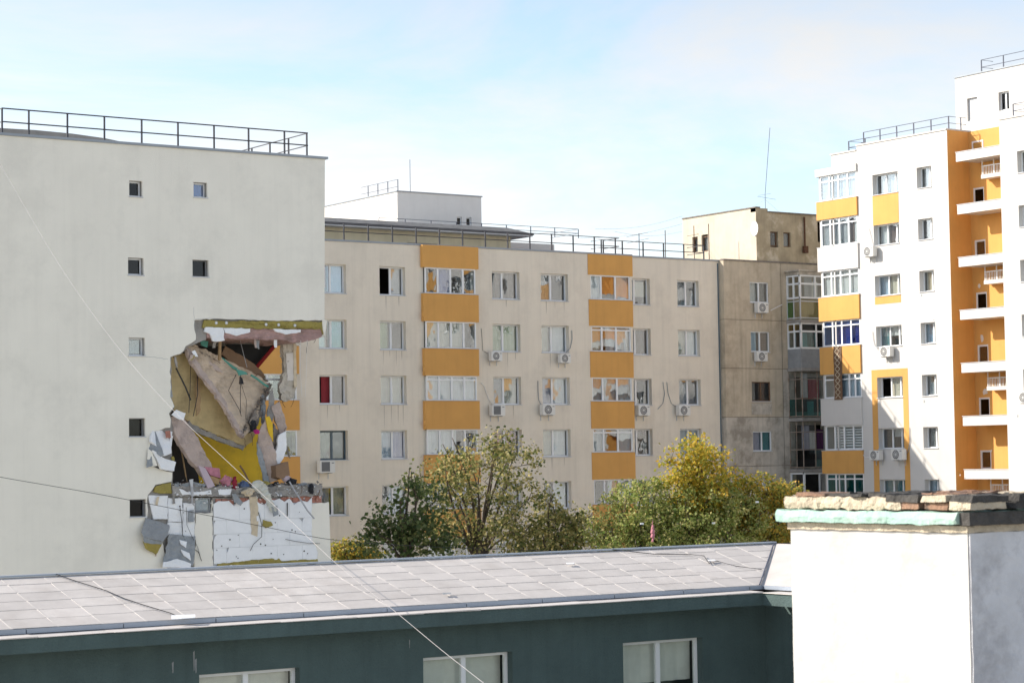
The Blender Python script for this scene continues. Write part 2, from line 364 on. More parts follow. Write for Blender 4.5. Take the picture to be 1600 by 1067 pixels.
def railing(parent, pts, z0, z1, zmid, name='railing', mat='rail', r=0.03, posts=None, rr=0.022):
    """roof railing: rails are the part, each post a sub-part"""
    b = MB()
    for z in (z1, zmid): b.tube([(p[0], p[1], z) for p in pts], rr, 5)
    o = b.build(name, mat, parent)
    pm = cached(('post', round(z1 - z0, 2), mat, r), lambda: MB().box(-r, r, -r, r, 0, z1 - z0).mesh('post', mat))
    for p in posts: link('post', pm, o, Vector((p[0], p[1], z0)) - wl(parent))
    return o

# ------------------------------------------------------------------ ground
g = MB(); g.quad((-1500, -800, 0), (1800, -800, 0), (1800, 2200, 0), (-1500, 2200, 0))
tag(g.build('ground', 'ground'), kind='structure')

HALF = -math.pi / 2
# ------------------------------------------------------------------ middle block: long beige facade with orange balcony bays
YM, ZR, ST = 94.42, 23.5, 2.75
mid = root('apartment_block', (61, YM, 0), 'long beige apartment block with orange balcony bays, behind the trees', 'building')
TM, TM2 = TY(YM), TY(YM + 0.5)
Z1 = 9.85 + 12.5                                                     # head of the top window row
cols = {0: (53.2, 54.78), 1: (56.72, 58.24), 3: (63.54, 65.29), 4: (66.65, 68.43)}
cols2 = {6: (72.5, 74.35), 7: (76.28, 77.82)}
rows = [Z1 - ST * k for k in range(8)]
hl, hr_ = [], []
for k, zt in enumerate(rows):
    for c, (a, b) in cols.items(): hl.append((a, b, zt - 1.45, zt))
    for c, (a, b) in cols2.items(): hr_.append((a, b, zt - 1.45, zt))
bays = {0: (49.3, 51.95), 1: (59.2, 62.52), 2: (69.8, 72.72)}
glz = [(21.05, 22.39), (18.25, 19.64), (15.58, 16.87), (12.84, 14.13), (10.07, 11.4), (7.3, 8.65), (4.6, 5.9)]
for bi, (a, b) in bays.items():
    for z0, z1 in glz: (hl if bi < 2 else hl).append((a + 0.12, b - 0.12, z0, z1))
w_ = MB()
wall(w_, TM, 42, 72.72, 0, ZR, hl, 0.34)
wall(w_, TM2, 72.722, 79.3, 0, ZR, hr_, 0.34)
w_.quad((72.72, YM, 0), (72.72, YM + 0.5, 0), (72.72, YM + 0.5, ZR), (72.72, YM, ZR))
w_.build('wall', 'mid', mid)
b = MB(); b.quad((42, YM, 0), (42, 118, 0), (42, 118, ZR), (42, YM, ZR)); b.quad((42, 118, 0), (79.3, 118, 0), (79.3, 118, ZR), (42, 118, ZR)); b.quad((79.3, YM + .5, 0), (79.3, 118, 0), (79.3, 118, ZR), (79.3, YM + .5, ZR))
b.build('side_wall', 'pale_wall', mid)
b = MB(); b.quad((42, YM, ZR), (72.72, YM, ZR), (72.72, YM + .5, ZR), (42, YM + .5, ZR)); b.quad((42, YM + .5, ZR), (79.3, YM + .5, ZR), (79.3, 118, ZR), (42, 118, ZR))
b.build('roof', 'roof_felt', mid)
b = MB(); b.box(42, 72.76, YM - 0.05, YM + 0.3, ZR + .004, ZR + 0.09); b.box(72.765, 79.34, YM + 0.45, YM + 0.8, ZR + .004, ZR + 0.09)
b.build('roof_capping', 'capping', mid)
b = MB()
for k, zt in enumerate(rows): b.box(42.1, 79.2, YM + 0.95, YM + 4, zt - 2.45, zt - 2.25)
b.box(42.1, 79.2, YM + 4, YM + 4.15, 0.1, ZR - 0.1)
for x in (45, 48.9, 52.4, 55.7, 58.8, 62.8, 66, 69.4, 73, 75.4): b.box(x, x + .12, YM + 0.98, YM + 3.95, 0.1, ZR - 0.1)
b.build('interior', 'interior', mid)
# orange parapets of the bays
for bi, (a, b_) in bays.items():
    prj = {0: 0.22, 1: 0.22, 2: 0.03}[bi]
    tops = [ZR + 0.03] + [z0 for z0, z1 in glz]; bots = [z1 for z0, z1 in glz] + [0.0]
    for k, (zt, zb) in enumerate(zip(tops, bots)):
        p = MB(); ex = 0.05 if k == 0 else (0.03 if k == 1 else 0)
        p.box(a - ex, b_ + ex, YM - prj, YM - 0.002, zb, zt)
        if bi == 1 and k in (1, 2, 3):           # side brackets left by the old balcony floor
            p.box(a - 0.10, a + 0.12, YM - prj - 0.03, YM - prj - 0.002, zb + 0.22, zb + 0.42)
        o = p.build('bay_parapet', 'orange', mid)
        if k: link('capping', cached(('cap', bi), lambda: MB().box(-0.03, b_ - a + 0.03, -0.05, prj + 0.02, 0.003, 0.03).mesh('capping', 'sill')), o, Vector((a, YM - prj, zt)) - wl(mid))
    lab = ['lace', 'white', 'cream', 'white', 'pale_blue', 'white', 'grey']
    for k, (z0, z1) in enumerate(glz):
        cu = {(1, 0): [(0.26, 0.5, 'blue')], (1, 1): [(0.02, 0.5, 'cream'), (0.55, 0.75, 'cream')], (1, 2): [(0.0, 0.98, 'white', (0.0, 1.0))], (1, 3): [(0, .6, 'white')], (1, 4): [(0.5, 0.98, 'blue')],
              (2, 0): [(0.0, 0.3, 'white'), (0.65, 0.98, 'white')], (2, 1): [(0, 0.28, 'cream'), (0.4, .9, 'white')], (2, 2): [(0, 0.98, 'lace')], (2, 3): [(0, 0.3, 'lace'), (0.68, 1, 'white')], (2, 4): [(0.4, 1, 'white')],
              (0, 1): [(0, 1, 'cream')], (0, 3): [(0, .6, 'lace')]}.get((bi, k), [(0, .5, lab[k])])
        window(mid, TM, 0, a + 0.12, z0 + 0.001, b_ - a - 0.24, z1 - z0 - 0.002, n=4 if bi == 1 else 3, depth=-prj + 0.06, top=0.22 if (bi, k) in ((2, 1), (1, 2), (2, 3)) else 0, curtains=cu, sill=False, name='bay_window', fw=0.07,
               widths=[0.27, 0.36, 0.37] if bi == 2 else None, tilt=1.2)
CUR = {(0, 0): [(0, .4, 'orange_red', (.2, 1)), (.45, 1, 'pale_blue')], (1, 0): [(0.5, .95, 'lace')], (3, 0): [(.25, 1, 'brown')], (4, 0): [(0, .45, 'grey')], (6, 0): [(.5, 1, 'cream', (.3, .9))], (7, 0): [(0, .5, 'grey')],
       (0, 1): [(0, .4, 'cream'), (.45, 1, 'teal')], (1, 1): [(0, .45, 'green', (0, 1))], (3, 1): [(0, 1, 'green')], (4, 1): [(0, .4, 'cream'), (.5, .95, 'white')], (6, 1): [(0, 1, 'brown')], (7, 1): [(0, .5, 'cream'), (.5, 1, 'white')],
       (0, 2): [(.2, .5, 'red')], (1, 2): [(0, 1, 'cream')], (3, 2): [(0, .45, 'grey'), (.5, .95, 'cream')], (4, 2): [(0, .5, 'lilac'), (.5, 1, 'white')], (6, 2): [(0, .5, 'cream')], (7, 2): [(0, .5, 'grey')],
       (0, 3): [], (1, 3): [(0, .5, 'pale_blue'), (.5, 1, 'blue')], (3, 3): [(0, .45, 'orange_red'), (.45, .9, 'red')], (4, 3): [(0, .45, 'cream'), (.5, .95, 'white')], (6, 3): [(0, .5, 'lilac'), (.5, 1, 'brown')], (7, 3): [(.1, 1, 'white')],
       (0, 4): [(0, .45, 'lilac'), (.5, .95, 'cream')], (1, 4): [(.4, 1, 'pale_blue')], (4, 4): [(.45, .95, 'white')]}
for k, zt in enumerate(rows):
    for c, (a, b_) in {**cols, **cols2}.items():
        if k > 5: continue
        T = TM if c in cols else TM2
        dark = (c, k) in ((0, 3), (1, 0), (4, 1))
        op = {(1, 0): (0,), (1, 1): (), (0, 3): (), (0, 2): (0,), (7, 1): ()}.get((c, k), ())
        window(mid, T, 0, a, zt - 1.45, b_ - a, 1.45, n=2, depth=0.24, curtains=CUR.get((c, k), [(0, .4, rnd.choice(['lace', 'grey', 'cream', 'dark']))]), opened=op, frame='alu_dark' if (c, k) == (0, 3) else 'pvc',
               widths=[0.44, 0.56] if c in (3, 4) else None, tilt=1.6, fw=.075)
ds = random.Random(8)                                                 # dark runs below the sills
for k, c, n_ in ((2, 1, 4), (1, 1, 4), (0, 1, 2), (0, 4, 3), (3, 4, 2), (2, 3, 2), (1, 4, 2), (0, 3, 1), (2, 0, 2), (1, 3, 3)):
    a, b_ = cols[c]
    for j in range(n_):
        x = a + (b_ - a) * (j + .6) / (n_ + .2) + ds.uniform(-.06, .06); zt = rows[k] - 1.49; ln = ds.uniform(.9, 1.25) if (k, c) == (2, 1) else ds.uniform(.35, .9); w2 = ds.uniform(.012, .03)
        p = MB(); p.prism([Vector((x - w2, YM - .002, zt)), Vector((x + w2, YM - .002, zt)), Vector((x + w2 * .6, YM - .002, zt - ln * .6)), Vector((x, YM - .002, zt - ln)), Vector((x - w2 * .7, YM - .002, zt - ln * .5))], (0, .004, 0)); p.build('drip_stain', 'mid_stain', mid)
# railings on the roof
railing(mid, [(53.0 - 8, YM + .45, 0), (72.25, YM + .45, 0), (72.25, YM + 1.9, 0)], ZR + 0.09, ZR + 1.0, ZR + 0.55, posts=[(45 + 1.42 * k, YM + .45) for k in range(20)] + [(72.25, YM + 1.9)])
railing(mid, [(71.4, YM + 1.9, 0), (71.4, YM + .95, 0), (78.6, YM + .95, 0), (78.6, YM + 2.4, 0)], ZR + 0.09, ZR + 0.92, ZR + 0.5, posts=[(71.4 + 1.44 * k, YM + .95) for k in range(6)])
# set-back top storey with overhanging flat roof
SY = 100.6
b = MB(); wall(b, TY(SY), 44, 69.0, ZR + .004, 24.95, [(62.2, 64.1, 23.75, 24.35), (66.9, 68.6, 23.7, 24.3)], .2); b.quad((69.0, SY, ZR), (69.0, 108, ZR), (69.0, 108, 24.95), (69.0, SY, 24.95)); b.quad((44, SY, ZR), (44, 108, ZR), (44, 108, 24.95), (44, SY, 24.95))
b.build('top_storey_wall', 'ochre_wall', mid)
for u in (62.2, 66.9): window(mid, TY(SY), 0, u, 23.755, 1.75, 0.56, n=3, depth=.12, sill=False, curtains=[(0, 1, 'lace')])
b = MB(); b.box(43, 70.0, SY - .75, 108.5, 24.953, 25.03); b.build('top_storey_eave', 'sill', mid)
b = MB(); b.box(42.95, 70.06, SY - .8, 108.5, 25.034, 25.09); b.build('eave_gutter', 'rail', mid)
b = MB(); b.hexa([(42.9, SY - .78, 25.094), (70.05, SY - .78, 25.094), (70.05, 109, 25.094), (42.9, 109, 25.094), (43.2, SY - .3, 25.42), (68.6, SY - .3, 25.42), (68.6, 108, 25.42), (43.2, 108, 25.42)]); b.build('top_storey_roof', 'roof_felt', mid)
# stair-head penthouse behind
PX0, PX1, PY0, PY1, PZ = 64.3, 70.0, 105.0, 116, 27.72
b = MB(); wall(b, TY(PY0), PX0, PX1, ZR, PZ, [(68.3, 68.65, 26.0, 26.5), (68.95, 69.3, 26.0, 26.5)], .15)
b.quad((PX0, PY0, ZR), (PX0, PY1, ZR), (PX0, PY1, PZ), (PX0, PY0, PZ)); b.quad((PX1, PY0, ZR), (PX1, PY1, ZR), (PX1, PY1, PZ), (PX1, PY0, PZ)); b.quad((PX0, PY1, ZR), (PX1, PY1, ZR), (PX1, PY1, PZ), (PX0, PY1, PZ)); b.quad((PX0, PY0, PZ), (PX1, PY0, PZ), (PX1, PY1, PZ), (PX0, PY1, PZ))
b.build('penthouse', 'pale_white', mid)
b = MB(); b.box(PX0 - .06, PX1 + .06, PY0 - .06, PY0 + .2, PZ + .003, PZ + .06); b.box(PX0 - .06, PX0 + .2, PY0 + .202, PY1, PZ + .003, PZ + .06); b.build('penthouse_capping', 'capping', mid)
for u in (68.3, 68.95): window(mid, TY(PY0), 0, u, 26.0, .35, .5, n=1, depth=.1, sill=False, glass='glass_dark')
b = MB(); b.box(PX0 - .35, PX0 - .003, 109.5, 109.9, 25.6, 26.4); b.box(PX0 - .35, PX0 - .003, 110.8, 111.3, 25.6, 26.2); b.build('flue', 'pale_wall', mid)
railing(mid, [(PX0 + .3, PY0 + .4, 0), (PX0 + .3, PY0 + 4.5, 0)], PZ + .06, PZ + .75, PZ + .35, posts=[(PX0 + .3, PY0 + .4 + 1.1 * k) for k in range(4)], mat='rail_blue', r=.02, rr=.014)
railing(mid, [(62.0, 103.2, 0), (75.6, 103.2, 0), (75.6, 106, 0)], 25.42, 25.95, 25.7, posts=[(62 + 1.7 * k, 103.2) for k in range(9)], mat='rail_blue', r=.02, rr=.016)
# low boxes on the roof to the right
b = MB(); b.box(70.6, 74.0, 103.4, 108, ZR + .004, 25.0); b.build('roof_box', 'pale_wall', mid)
b = MB(); b.box(71.25, 71.55, 103.0, 103.3, ZR + .004, 24.6); tag(b.build('vent_pipe', 'red_chimney', origin=base_of(b)), 'short red vent pipe on the middle roof behind the railing', 'vent pipe')
b = MB(); p = onY(641, 298, 107); b.tube([(p.x, 107, PZ), (p.x, 107, PZ + 2.2)], .018, 5); b.box(p.x - .05, p.x + .05, 106.95, 107.05, PZ + .004, PZ + .06)
tag(b.build('antenna_mast', 'rail_blue', origin=(p.x, 107, PZ)), 'thin bare mast on the white penthouse of the middle block', 'antenna')
for i, (x, y0, y1, lb) in enumerate([(1085, 353, 400, 'short rusty roof pole near the old penthouse windows'), (1108, 350, 397, 'tallest rusty roof pole at the end of the railing'), (1040, 360, 402, 'rusty roof pole rising behind the right half of the railing'), (999, 365, 399, 'thin pole with aerial arms above the second orange bay')]):
    p0 = onY(x, y1, YM + 2.5 + .3 * i); b = MB(); b.tube([(p0.x, p0.y, ZR), (p0.x, p0.y, onY(x, y0, p0.y).z)], .025, 5)
    if i == 3:
        t = onY(x, y0, p0.y).z
        for dz in (0, .35): b.tube([(p0.x - .9, p0.y, t - dz - .25), (p0.x + .7, p0.y, t - dz + .1)], .012, 4)
    if i == 0: b.tube([(p0.x - .5, p0.y, 25.1), (p0.x + .35, p0.y, 25.25)], .014, 4)
    b.box(p0.x - .08, p0.x + .08, p0.y - .08, p0.y + .08, ZR + .004, ZR + .05)
    tag(b.build('roof_pole', 'rust' if i < 3 else 'rail_blue', origin=(p0.x, p0.y, ZR)), lb, 'pole')
for i, (a, c) in enumerate([((930, 358), (1066, 338)), ((905, 372), (1066, 350)), ((960, 362), (1066, 362))]):
    b = MB(); P0 = onY(*a, 98); P1 = onY(*c, 100.5); b.tube([P0.lerp(P1, t / 8) - Vector((0, 0, .25 * math.sin(math.pi * t / 8))) for t in range(9)], .009, 4)
    tag(b.build('roof_wire', 'steel_bar', origin=tuple(P0)), ['highest thin wire strung to the old penthouse', 'middle thin wire strung to the old penthouse', 'lowest thin wire strung to the old penthouse'][i], 'wire')

# ------------------------------------------------------------------ air conditioners
def ac_proto(kind):
    body = MB(); W, Dp, Hh = 0.8, 0.3, 0.55
    body.box(0, W, 0, Dp, 0, Hh); parts = [('casing', body.mesh('casing', 'ac_white'))]
    cxx = 0.34
    if kind == 'fan':
        r = MB(); n = 20
        for R0, R1 in ((0.235, 0.255), (0.15, 0.165), (0.08, 0.09)):
            for k in range(n):
                a0, a1 = 2 * math.pi * k / n, 2 * math.pi * (k + 1) / n
                P = lambda R_0, a, y: (cxx + R_0 * math.cos(a), y, Hh / 2 + R_0 * math.sin(a))
                r.hexa([P(R0, a0, -.02), P(R1, a0, -.02), P(R1, a0, 0.001), P(R0, a0, 0.001), P(R0, a1, -.02), P(R1, a1, -.02), P(R1, a1, 0.001), P(R0, a1, 0.001)])
        for k in range(12):
            a = 2 * math.pi * k / 12; r.tube([(cxx + .06 * math.cos(a), -.012, Hh / 2 + .06 * math.sin(a)), (cxx + .24 * math.cos(a), -.012, Hh / 2 + .24 * math.sin(a))], .006, 4)
        parts.append(('fan_guard', r.mesh('fan_guard', 'ac_white')))
        d = MB(); k0 = d.pts([(cxx + .235 * math.cos(2 * math.pi * k / 20), -.004, Hh / 2 + .235 * math.sin(2 * math.pi * k / 20)) for k in range(20)]); k1 = d.pts([(cxx + .235 * math.cos(2 * math.pi * k / 20), .0, Hh / 2 + .235 * math.sin(2 * math.pi * k / 20)) for k in range(20)])
        d.f.append(tuple(k0)); [d.f.append((k0[j], k0[(j + 1) % 20], k1[(j + 1) % 20], k1[j])) for j in range(20)]
        parts.append(('fan_opening', d.mesh('fan_opening', 'ac_dark')))
        h = MB(); h.tube([(cxx, -.025, Hh / 2), (cxx, -.003, Hh / 2)], .05, 12); parts.append(('hub', h.mesh('hub', 'ac_white')))
    else:
        d = MB(); d.box(.08, .52, -.004, -.0, .05, .5); parts.append(('fan_opening', d.mesh('fan_opening', 'ac_dark')))
        r = MB()
        for k in range(11): r.box(.08, .52, -.016, -.006, .06 + .042 * k, .075 + .042 * k)
        parts.append(('grille', r.mesh('grille', 'mesh_grey')))
    for x in (.12, .62):
        bk = MB(); xs = ((x, -.02, -.003), (x, -.02, -.04), (x, Dp + .08, -.04), (x, Dp + .08, -.3), (x, Dp + .12, -.3), (x, Dp + .12, -.003))
        bk.prism([Vector(q) for q in xs], (.04, 0, 0)); parts.append(('bracket', bk.mesh('bracket', 'sill')))
    bd = MB(); bd.box(.62, .74, -.006, -.0, .42, .47); parts.append(('badge', bd.mesh('badge', 'mesh_grey')))
    return parts
AC = {k: ac_proto(k) for k in ('fan', 'grille')}
def ac_unit(loc, rotz, label, kind='fan', scale=1.0):
    r = root('air_conditioner', loc, label, 'air conditioner', 'air conditioner units on the facades')
    r.rotation_euler.z = rotz; r.scale = (scale,) * 3
    for nm, me in AC[kind]: link(nm, me, r)
    return r
def ac_mid(x, y, label, kind='fan', scale=1.0, Y=YM):
    p = onY(x, y, Y - .42); ac_unit((p.x - .4 * scale, Y - .42, p.z - .27 * scale), 0, label, kind, scale)
ac_mid(776.5, 556.5, 'small air conditioner under the green-blind window, right of the first orange bay', scale=.85)
ac_mid(884, 560, 'small air conditioner below the second-row window left of the second orange bay', scale=.85)
ac_mid(779.5, 641, 'air conditioner with square grille and curling white hose, third row', 'grille')
ac_mid(858, 640, 'round-fan air conditioner below third-row window left of the second orange bay')
ac_mid(512, 729, 'air conditioner with dark square grille beside the ruined gable corner', 'grille', 1.05)
ac_mid(1007, 641, 'air conditioner hanging just right of the second orange bay', Y=YM + .5)
ac_mid(1070, 641, 'air conditioner with grey pipe near the right end of the beige facade', Y=YM + .5)
ac_mid(630, 812, 'air conditioner half hidden behind the dark tree leaves', 'fan', 1.1)
def pipe(pts, Y, label, mat='wire_white', r=.02):
    b = MB(); P = [onY(x, y, Y) for x, y in pts]; Q = []
    for i in range(len(P) - 1):
        for t in range(3): Q.append(P[i].lerp(P[i + 1], t / 3))
    Q.append(P[-1]); b.tube(Q, r, 5); tag(b.build('pipe', mat, origin=tuple(P[0])), label, 'pipe')
pipe([(752, 598), (757, 604), (760, 614), (764, 624), (771, 633)], YM - .05, 'curling white hose above the third-row grille air conditioner')
pipe([(752, 513), (753, 525), (754.5, 548), (762, 552)], YM - .03, 'thin dark cable beside the green-blind window', 'wire', .01)
pipe([(893.5, 516), (894, 530), (891, 544), (884, 551)], YM - .04, 'grey pipe beside the second-row window left of the second bay', 'mortar_grey')
pipe([(840.5, 595), (841, 612), (842, 625), (846, 633)], YM - .04, 'grey pipe beside the third-row window left of the second bay', 'mortar_grey')
pipe([(1036, 597), (1038.5, 615), (1036, 630), (1028, 639)], YM + .46, 'left-hand of two bare pipe ends on the beige wall', 'mortar_grey', .018)
pipe([(1042, 597), (1044, 615), (1049, 630), (1058, 637)], YM + .46, 'right-hand pipe leading to the last air conditioner of the beige facade', 'mortar_grey', .018)

# ------------------------------------------------------------------ old concrete building between the middle block and the white tower
YO = 94.5
old = root('old_apartment_building', (84, YO, 0), 'weathered brown concrete apartment building with rusty balconies, between beige block and white tower', 'building')
OT = TY(YO); ozr = 23.55
wins = [(22.39, 21.22), (19.58, 18.42), (16.72, 15.62), (13.92, 12.80), (11.1, 10.0)]
for k in range(8):                       # storey-high facade panels with recessed joints
    zt = (ozr if k == 0 else 20.05 - ST * (k - 1) + 0.17) ; zb = 20.22 - ST * k
    zb = max(zb, 0)
    hs = []
    if k < 5: hs = [(81.2, 82.6, wins[k][1], wins[k][0])]
    p = MB(); wall(p, OT, 79.3, 83.52, zb + .012, zt - .012, hs, .2)
    p.quad(OT(79.3, 0, zb + .012), OT(79.3, .5, zb + .012), OT(79.3, .5, zt - .012), OT(79.3, 0, zt - .012))
    for z_ in (zb + .012, zt - .012): p.quad(OT(79.3, 0, z_), OT(83.52, 0, z_), OT(83.52, .1, z_), OT(79.3, .1, z_))
    p.build('facade_panel', 'old_concrete' if k < 3 else 'old_concrete_low', old)
    p = MB(); p.quad(OT(83.55, 0, zb + .012), OT(90, 0, zb + .012), OT(90, 0, zt - .012), OT(83.55, 0, zt - .012)) if k == 0 else wall(p, OT, 83.55, 90, zb + .012, zt - .012, [(84.4, 86.5, zb + .3, zb + 2.3)], .2)
    p.build('facade_panel', 'old_concrete' if k < 2 else 'old_concrete_low', old)
b = MB(); b.box(79.32, 90, YO + .06, YO + .09, 0, ozr - .05) if False else None
b.quad(OT(79.31, .05, 0), OT(81.15, .05, 0), OT(81.15, .05, ozr - .04), OT(79.31, .05, ozr - .04)); b.quad(OT(82.65, .05, 0), OT(84.35, .05, 0), OT(84.35, .05, ozr - .04), OT(82.65, .05, ozr - .04))
b.build('joint_filler', 'joint', old)
b = MB(); b.quad((90, YO, 0), (90, 108, 0), (90, 108, ozr), (90, YO, ozr)); b.quad((79.31, 108, 0), (90, 108, 0), (90, 108, ozr), (79.31, 108, ozr)); b.quad((79.31, YO + .5, 0), (79.31, 108, 0), (79.31, 108, ozr), (79.31, YO + .5, ozr)); b.quad((79.31, YO, ozr - .02), (90, YO, ozr - .02), (90, 108, ozr - .02), (79.31, 108, ozr - .02)); b.box(79.5, 89.8, YO + 3.2, YO + 3.3, 0, ozr - .1)
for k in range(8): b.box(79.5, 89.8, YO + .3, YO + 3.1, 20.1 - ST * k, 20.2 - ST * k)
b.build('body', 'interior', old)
b = MB(); b.box(79.28, 90.05, YO - .04, YO + .3, ozr - .018, ozr + .07); b.build('roof_edge', 'broken_edge', old)
for k, (t, bt) in enumerate(wins):
    window(old, OT, 0, 81.2, bt, 1.4, t - bt, n=2, depth=.06, frame='wood_brown' if k == 2 else 'pvc', curtains={0: [(0, .45, 'white'), (.5, .9, 'grey')], 1: [(0, .4, 'pale_blue'), (.5, .95, 'brown')], 2: [(0, .3, 'grey'), (.45, .8, 'brown')], 3: [(0, .5, 'lilac'), (.5, 1, 'teal')], 4: [(0, 1, 'white')]}[k], glass='glass_clear', sill=True)
    if k in (1, 2, 3): b = MB(); b.box(81.15, 82.65, YO - .025, YO - .003, bt - .75, bt - .12); b.build('parapet_panel', 'old_concrete_low' if k > 1 else 'old_concrete', old)
# stacked bay balconies on the right
BX0, BX1, BY = 83.95, 88.6, YO - 1.15
def bay_frame(z0, z1, mat, zs, nfront, nside, r=.035, extra=()):
    b = MB()
    for z in zs: b.box(BX0, BX1, BY, BY + 2 * r, z - r, z + r); b.box(BX0, BX0 + 2 * r, BY + 2 * r + .002, YO - .003, z - r, z + r)
    for k in range(nfront + 1):
        x = BX0 + (BX1 - BX0 - 2 * r) * k / nfront; b.box(x, x + 2 * r, BY - .004, BY + 2 * r - .004, z0, z1)
    for k in range(1, nside + 1):
        y = BY + (YO - BY - 2 * r) * k / nside; b.box(BX0 - .004, BX0 + 2 * r - .004, y, y + 2 * r - .006, z0, z1)
    return b.build('balcony_frame', mat, old)
def bay_panels(z0, z1, mats, n, side, off=.03, skip=()):
    w = (BX1 - BX0) / n
    for k in range(n):
        if k in skip: continue
        link('pane', pane_mesh(w - .09, z1 - z0 - .06, mats[k % len(mats)]), old, Vector((BX0 + w * (k + .5), BY + off, (z0 + z1) / 2)) - wl(old), (0, 0, R_(rnd.uniform(-1, 1))))
    for k in range(len(side)):
        wy = (YO - BY) / len(side); link('pane', pane_mesh(wy - .09, z1 - z0 - .06, side[k]), old, Vector((BX0 + off, BY + wy * (k + .5), (z0 + z1) / 2)) - wl(old), (0, 0, HALF + R_(rnd.uniform(-1, 1))))
for z in (20.15, 17.4, 14.55, 11.65, 8.9):
    b = MB(); b.box(BX0 - .06, BX1, BY - .06, YO - .002, z - .08, z + .1); b.build('balcony_slab', 'concrete', old)
b = MB(); b.box(BX0 - .15, BX1, BY - .15, YO - .002, 23.0, 23.08); b.box(BX0 - .05, BX1, BY - .05, YO - .002, 22.82, 22.99); b.build('balcony_canopy', 'old_concrete_low', old)
bay_frame(21.45, 22.8, 'pvc', (21.5, 22.3, 22.76), 4, 2, .05); bay_panels(21.5, 22.3, ['glass_clear'], 4, ['glass_clear', 'glass_clear']); bay_panels(22.3, 22.76, ['glass_clear'], 4, ['glass_clear'])
bay_frame(20.25, 21.44, 'sill', (20.35, 21.3), 3, 2, .03); bay_panels(20.35, 21.4, ['glass_yellow', 'glass_green', 'glass_green'], 3, ['glass_clear', 'glass_green'])
bay_frame(18.6, 20.07, 'pvc', (18.63, 19.58, 20.03), 4, 2, .05); bay_panels(18.6, 19.58, ['glass_teal', 'glass_dark', 'glass_dark', 'glass_teal'], 4, ['glass_clear', 'glass_clear']); bay_panels(19.58, 20.03, ['glass_dark'], 4, ['glass_yellow'])
b = MB(); b.box(BX0, BX1, BY, BY + .05, 17.5, 18.58); b.box(BX0, BX0 + .05, BY + .052, YO - .003, 17.5, 18.58); b.build('balcony_parapet', 'mesh_grey', old)
bay_frame(14.65, 17.3, 'rusty_frame', (14.75, 15.75, 16.85), 4, 2, .022); bay_panels(14.7, 15.75, ['glass_teal'], 4, ['glass_teal', 'glass_teal']); bay_panels(15.75, 17.2, ['glass_clear'], 4, ['glass_clear'], skip=(2,))
bay_frame(11.75, 14.45, 'rusty_frame', (11.85, 12.85, 13.85), 5, 2, .022); bay_panels(11.85, 12.85, ['glass_dark', 'glass_teal', 'glass_dark'], 5, ['glass_dark', 'glass_clear']); bay_panels(12.85, 14.4, ['glass_clear'], 5, ['glass_clear'], skip=(1,))
bay_frame(9.0, 11.55, 'pvc', (9.05, 11.5), 4, 1, .05); bay_panels(9.0, 11.5, ['glass_dark', 'glass'], 4, ['glass_clear'])
for (x0, x1, z0, z1, c, y, lb) in [(84.6, 85.2, 21.55, 22.7, 'lace', YO - .8, 'pale curtain at the left of the top bay balcony'), (84.15, 84.75, 18.7, 19.5, 'pale_blue', YO - .8, 'pale curtain behind the second bay balcony glass'), (86.0, 86.9, 12.9, 14.2, 'lace', YO - .6, 'pale sheet at the right of the lower rusty balcony'), (84.1, 84.7, 12.8, 14.2, 'lilac', YO - .85, 'greyish sheet at the left corner of the lower rusty balcony'), (84.5, 85.0, 14.8, 15.6, 'white', YO - .95, 'white cloth low behind the teal balcony glass'), (84.95, 85.75, 15.0, 16.9, 'red', YO - .55, 'dark red cloth hanging on the third-floor rusty balcony'), (84.75, 85.3, 12.6, 13.9, 'white', YO - .75, 'white laundry on the lower rusty balcony'), (85.4, 85.9, 12.3, 14.0, 'purple', YO - .7, 'dark purple laundry on the lower rusty balcony'),
                                  (85.2, 85.9, 21.6, 22.5, 'white', YO - .5, 'white cloth behind the top bay balcony glass'), (86.2, 86.9, 21.6, 22.6, 'blue', YO - .5, 'blue cloth behind the top bay balcony glass'), (84.05, 84.6, 15.8, 17.2, 'lace', YO - .9, 'pale sheet at the corner of the upper rusty balcony')]:
    o = link('laundry', curtain_mesh(x1 - x0, z1 - z0, c), None, (x0, y, z0)); tag(o, lb, 'laundry')
ac_mid(1192.5, 481, 'air conditioner under the top window of the brown concrete building', Y=YO)
ac_mid(1191.5, 557, 'air conditioner with dark fan under the second window of the brown concrete building', Y=YO, scale=.95)
pipe([(1204, 485), (1210, 482), (1216, 479), (1222, 476)], YO - .4, 'white hose from the old building top air conditioner to the balcony', r=.025)
b = MB(); q = onY(1124, 404, YO + .45); b.tube([(79.22, YO + .42, 23.4), (79.22, YO + .42, 0.0)], .05, 6); tag(b.build('downpipe', 'alu_dark', origin=(79.22, YO + .42, 0)), 'dark downpipe in the joint between beige block and brown building', 'pipe')
# penthouse on the old roof
OX, OZ = 81.9, 26.65
b = MB(); wall(b, TX(OX), -101.3, -(YO + .15), ozr, OZ, [(-100.4, -99.9, 24.6, 25.5), (-99.55, -98.95, 24.55, 25.55)], .15); b.build('penthouse_side', 'old_side', old)
b = MB(); wall(b, TY(YO + .15), OX, 90, ozr, OZ - .22, [(82.95, 83.55, 24.45, 25.35), (83.95, 84.5, 24.5, 25.35), (86.6, 87.4, 24.9, 26.1)], .18)
b.quad((90, YO + .15, ozr), (90, 101.3, ozr), (90, 101.3, OZ), (90, YO + .15, OZ)); b.quad((OX, 101.3, ozr), (90, 101.3, ozr), (90, 101.3, OZ), (OX, 101.3, OZ)); b.quad((OX, YO + .15, OZ - .22), (90, YO + .15, OZ - .22), (90, 101.3, OZ - .22), (OX, 101.3, OZ - .22)); b.box(OX, OX + .9, YO + .152, YO + .6, OZ - .22, OZ)
b.build('penthouse_front', 'old_front', old)
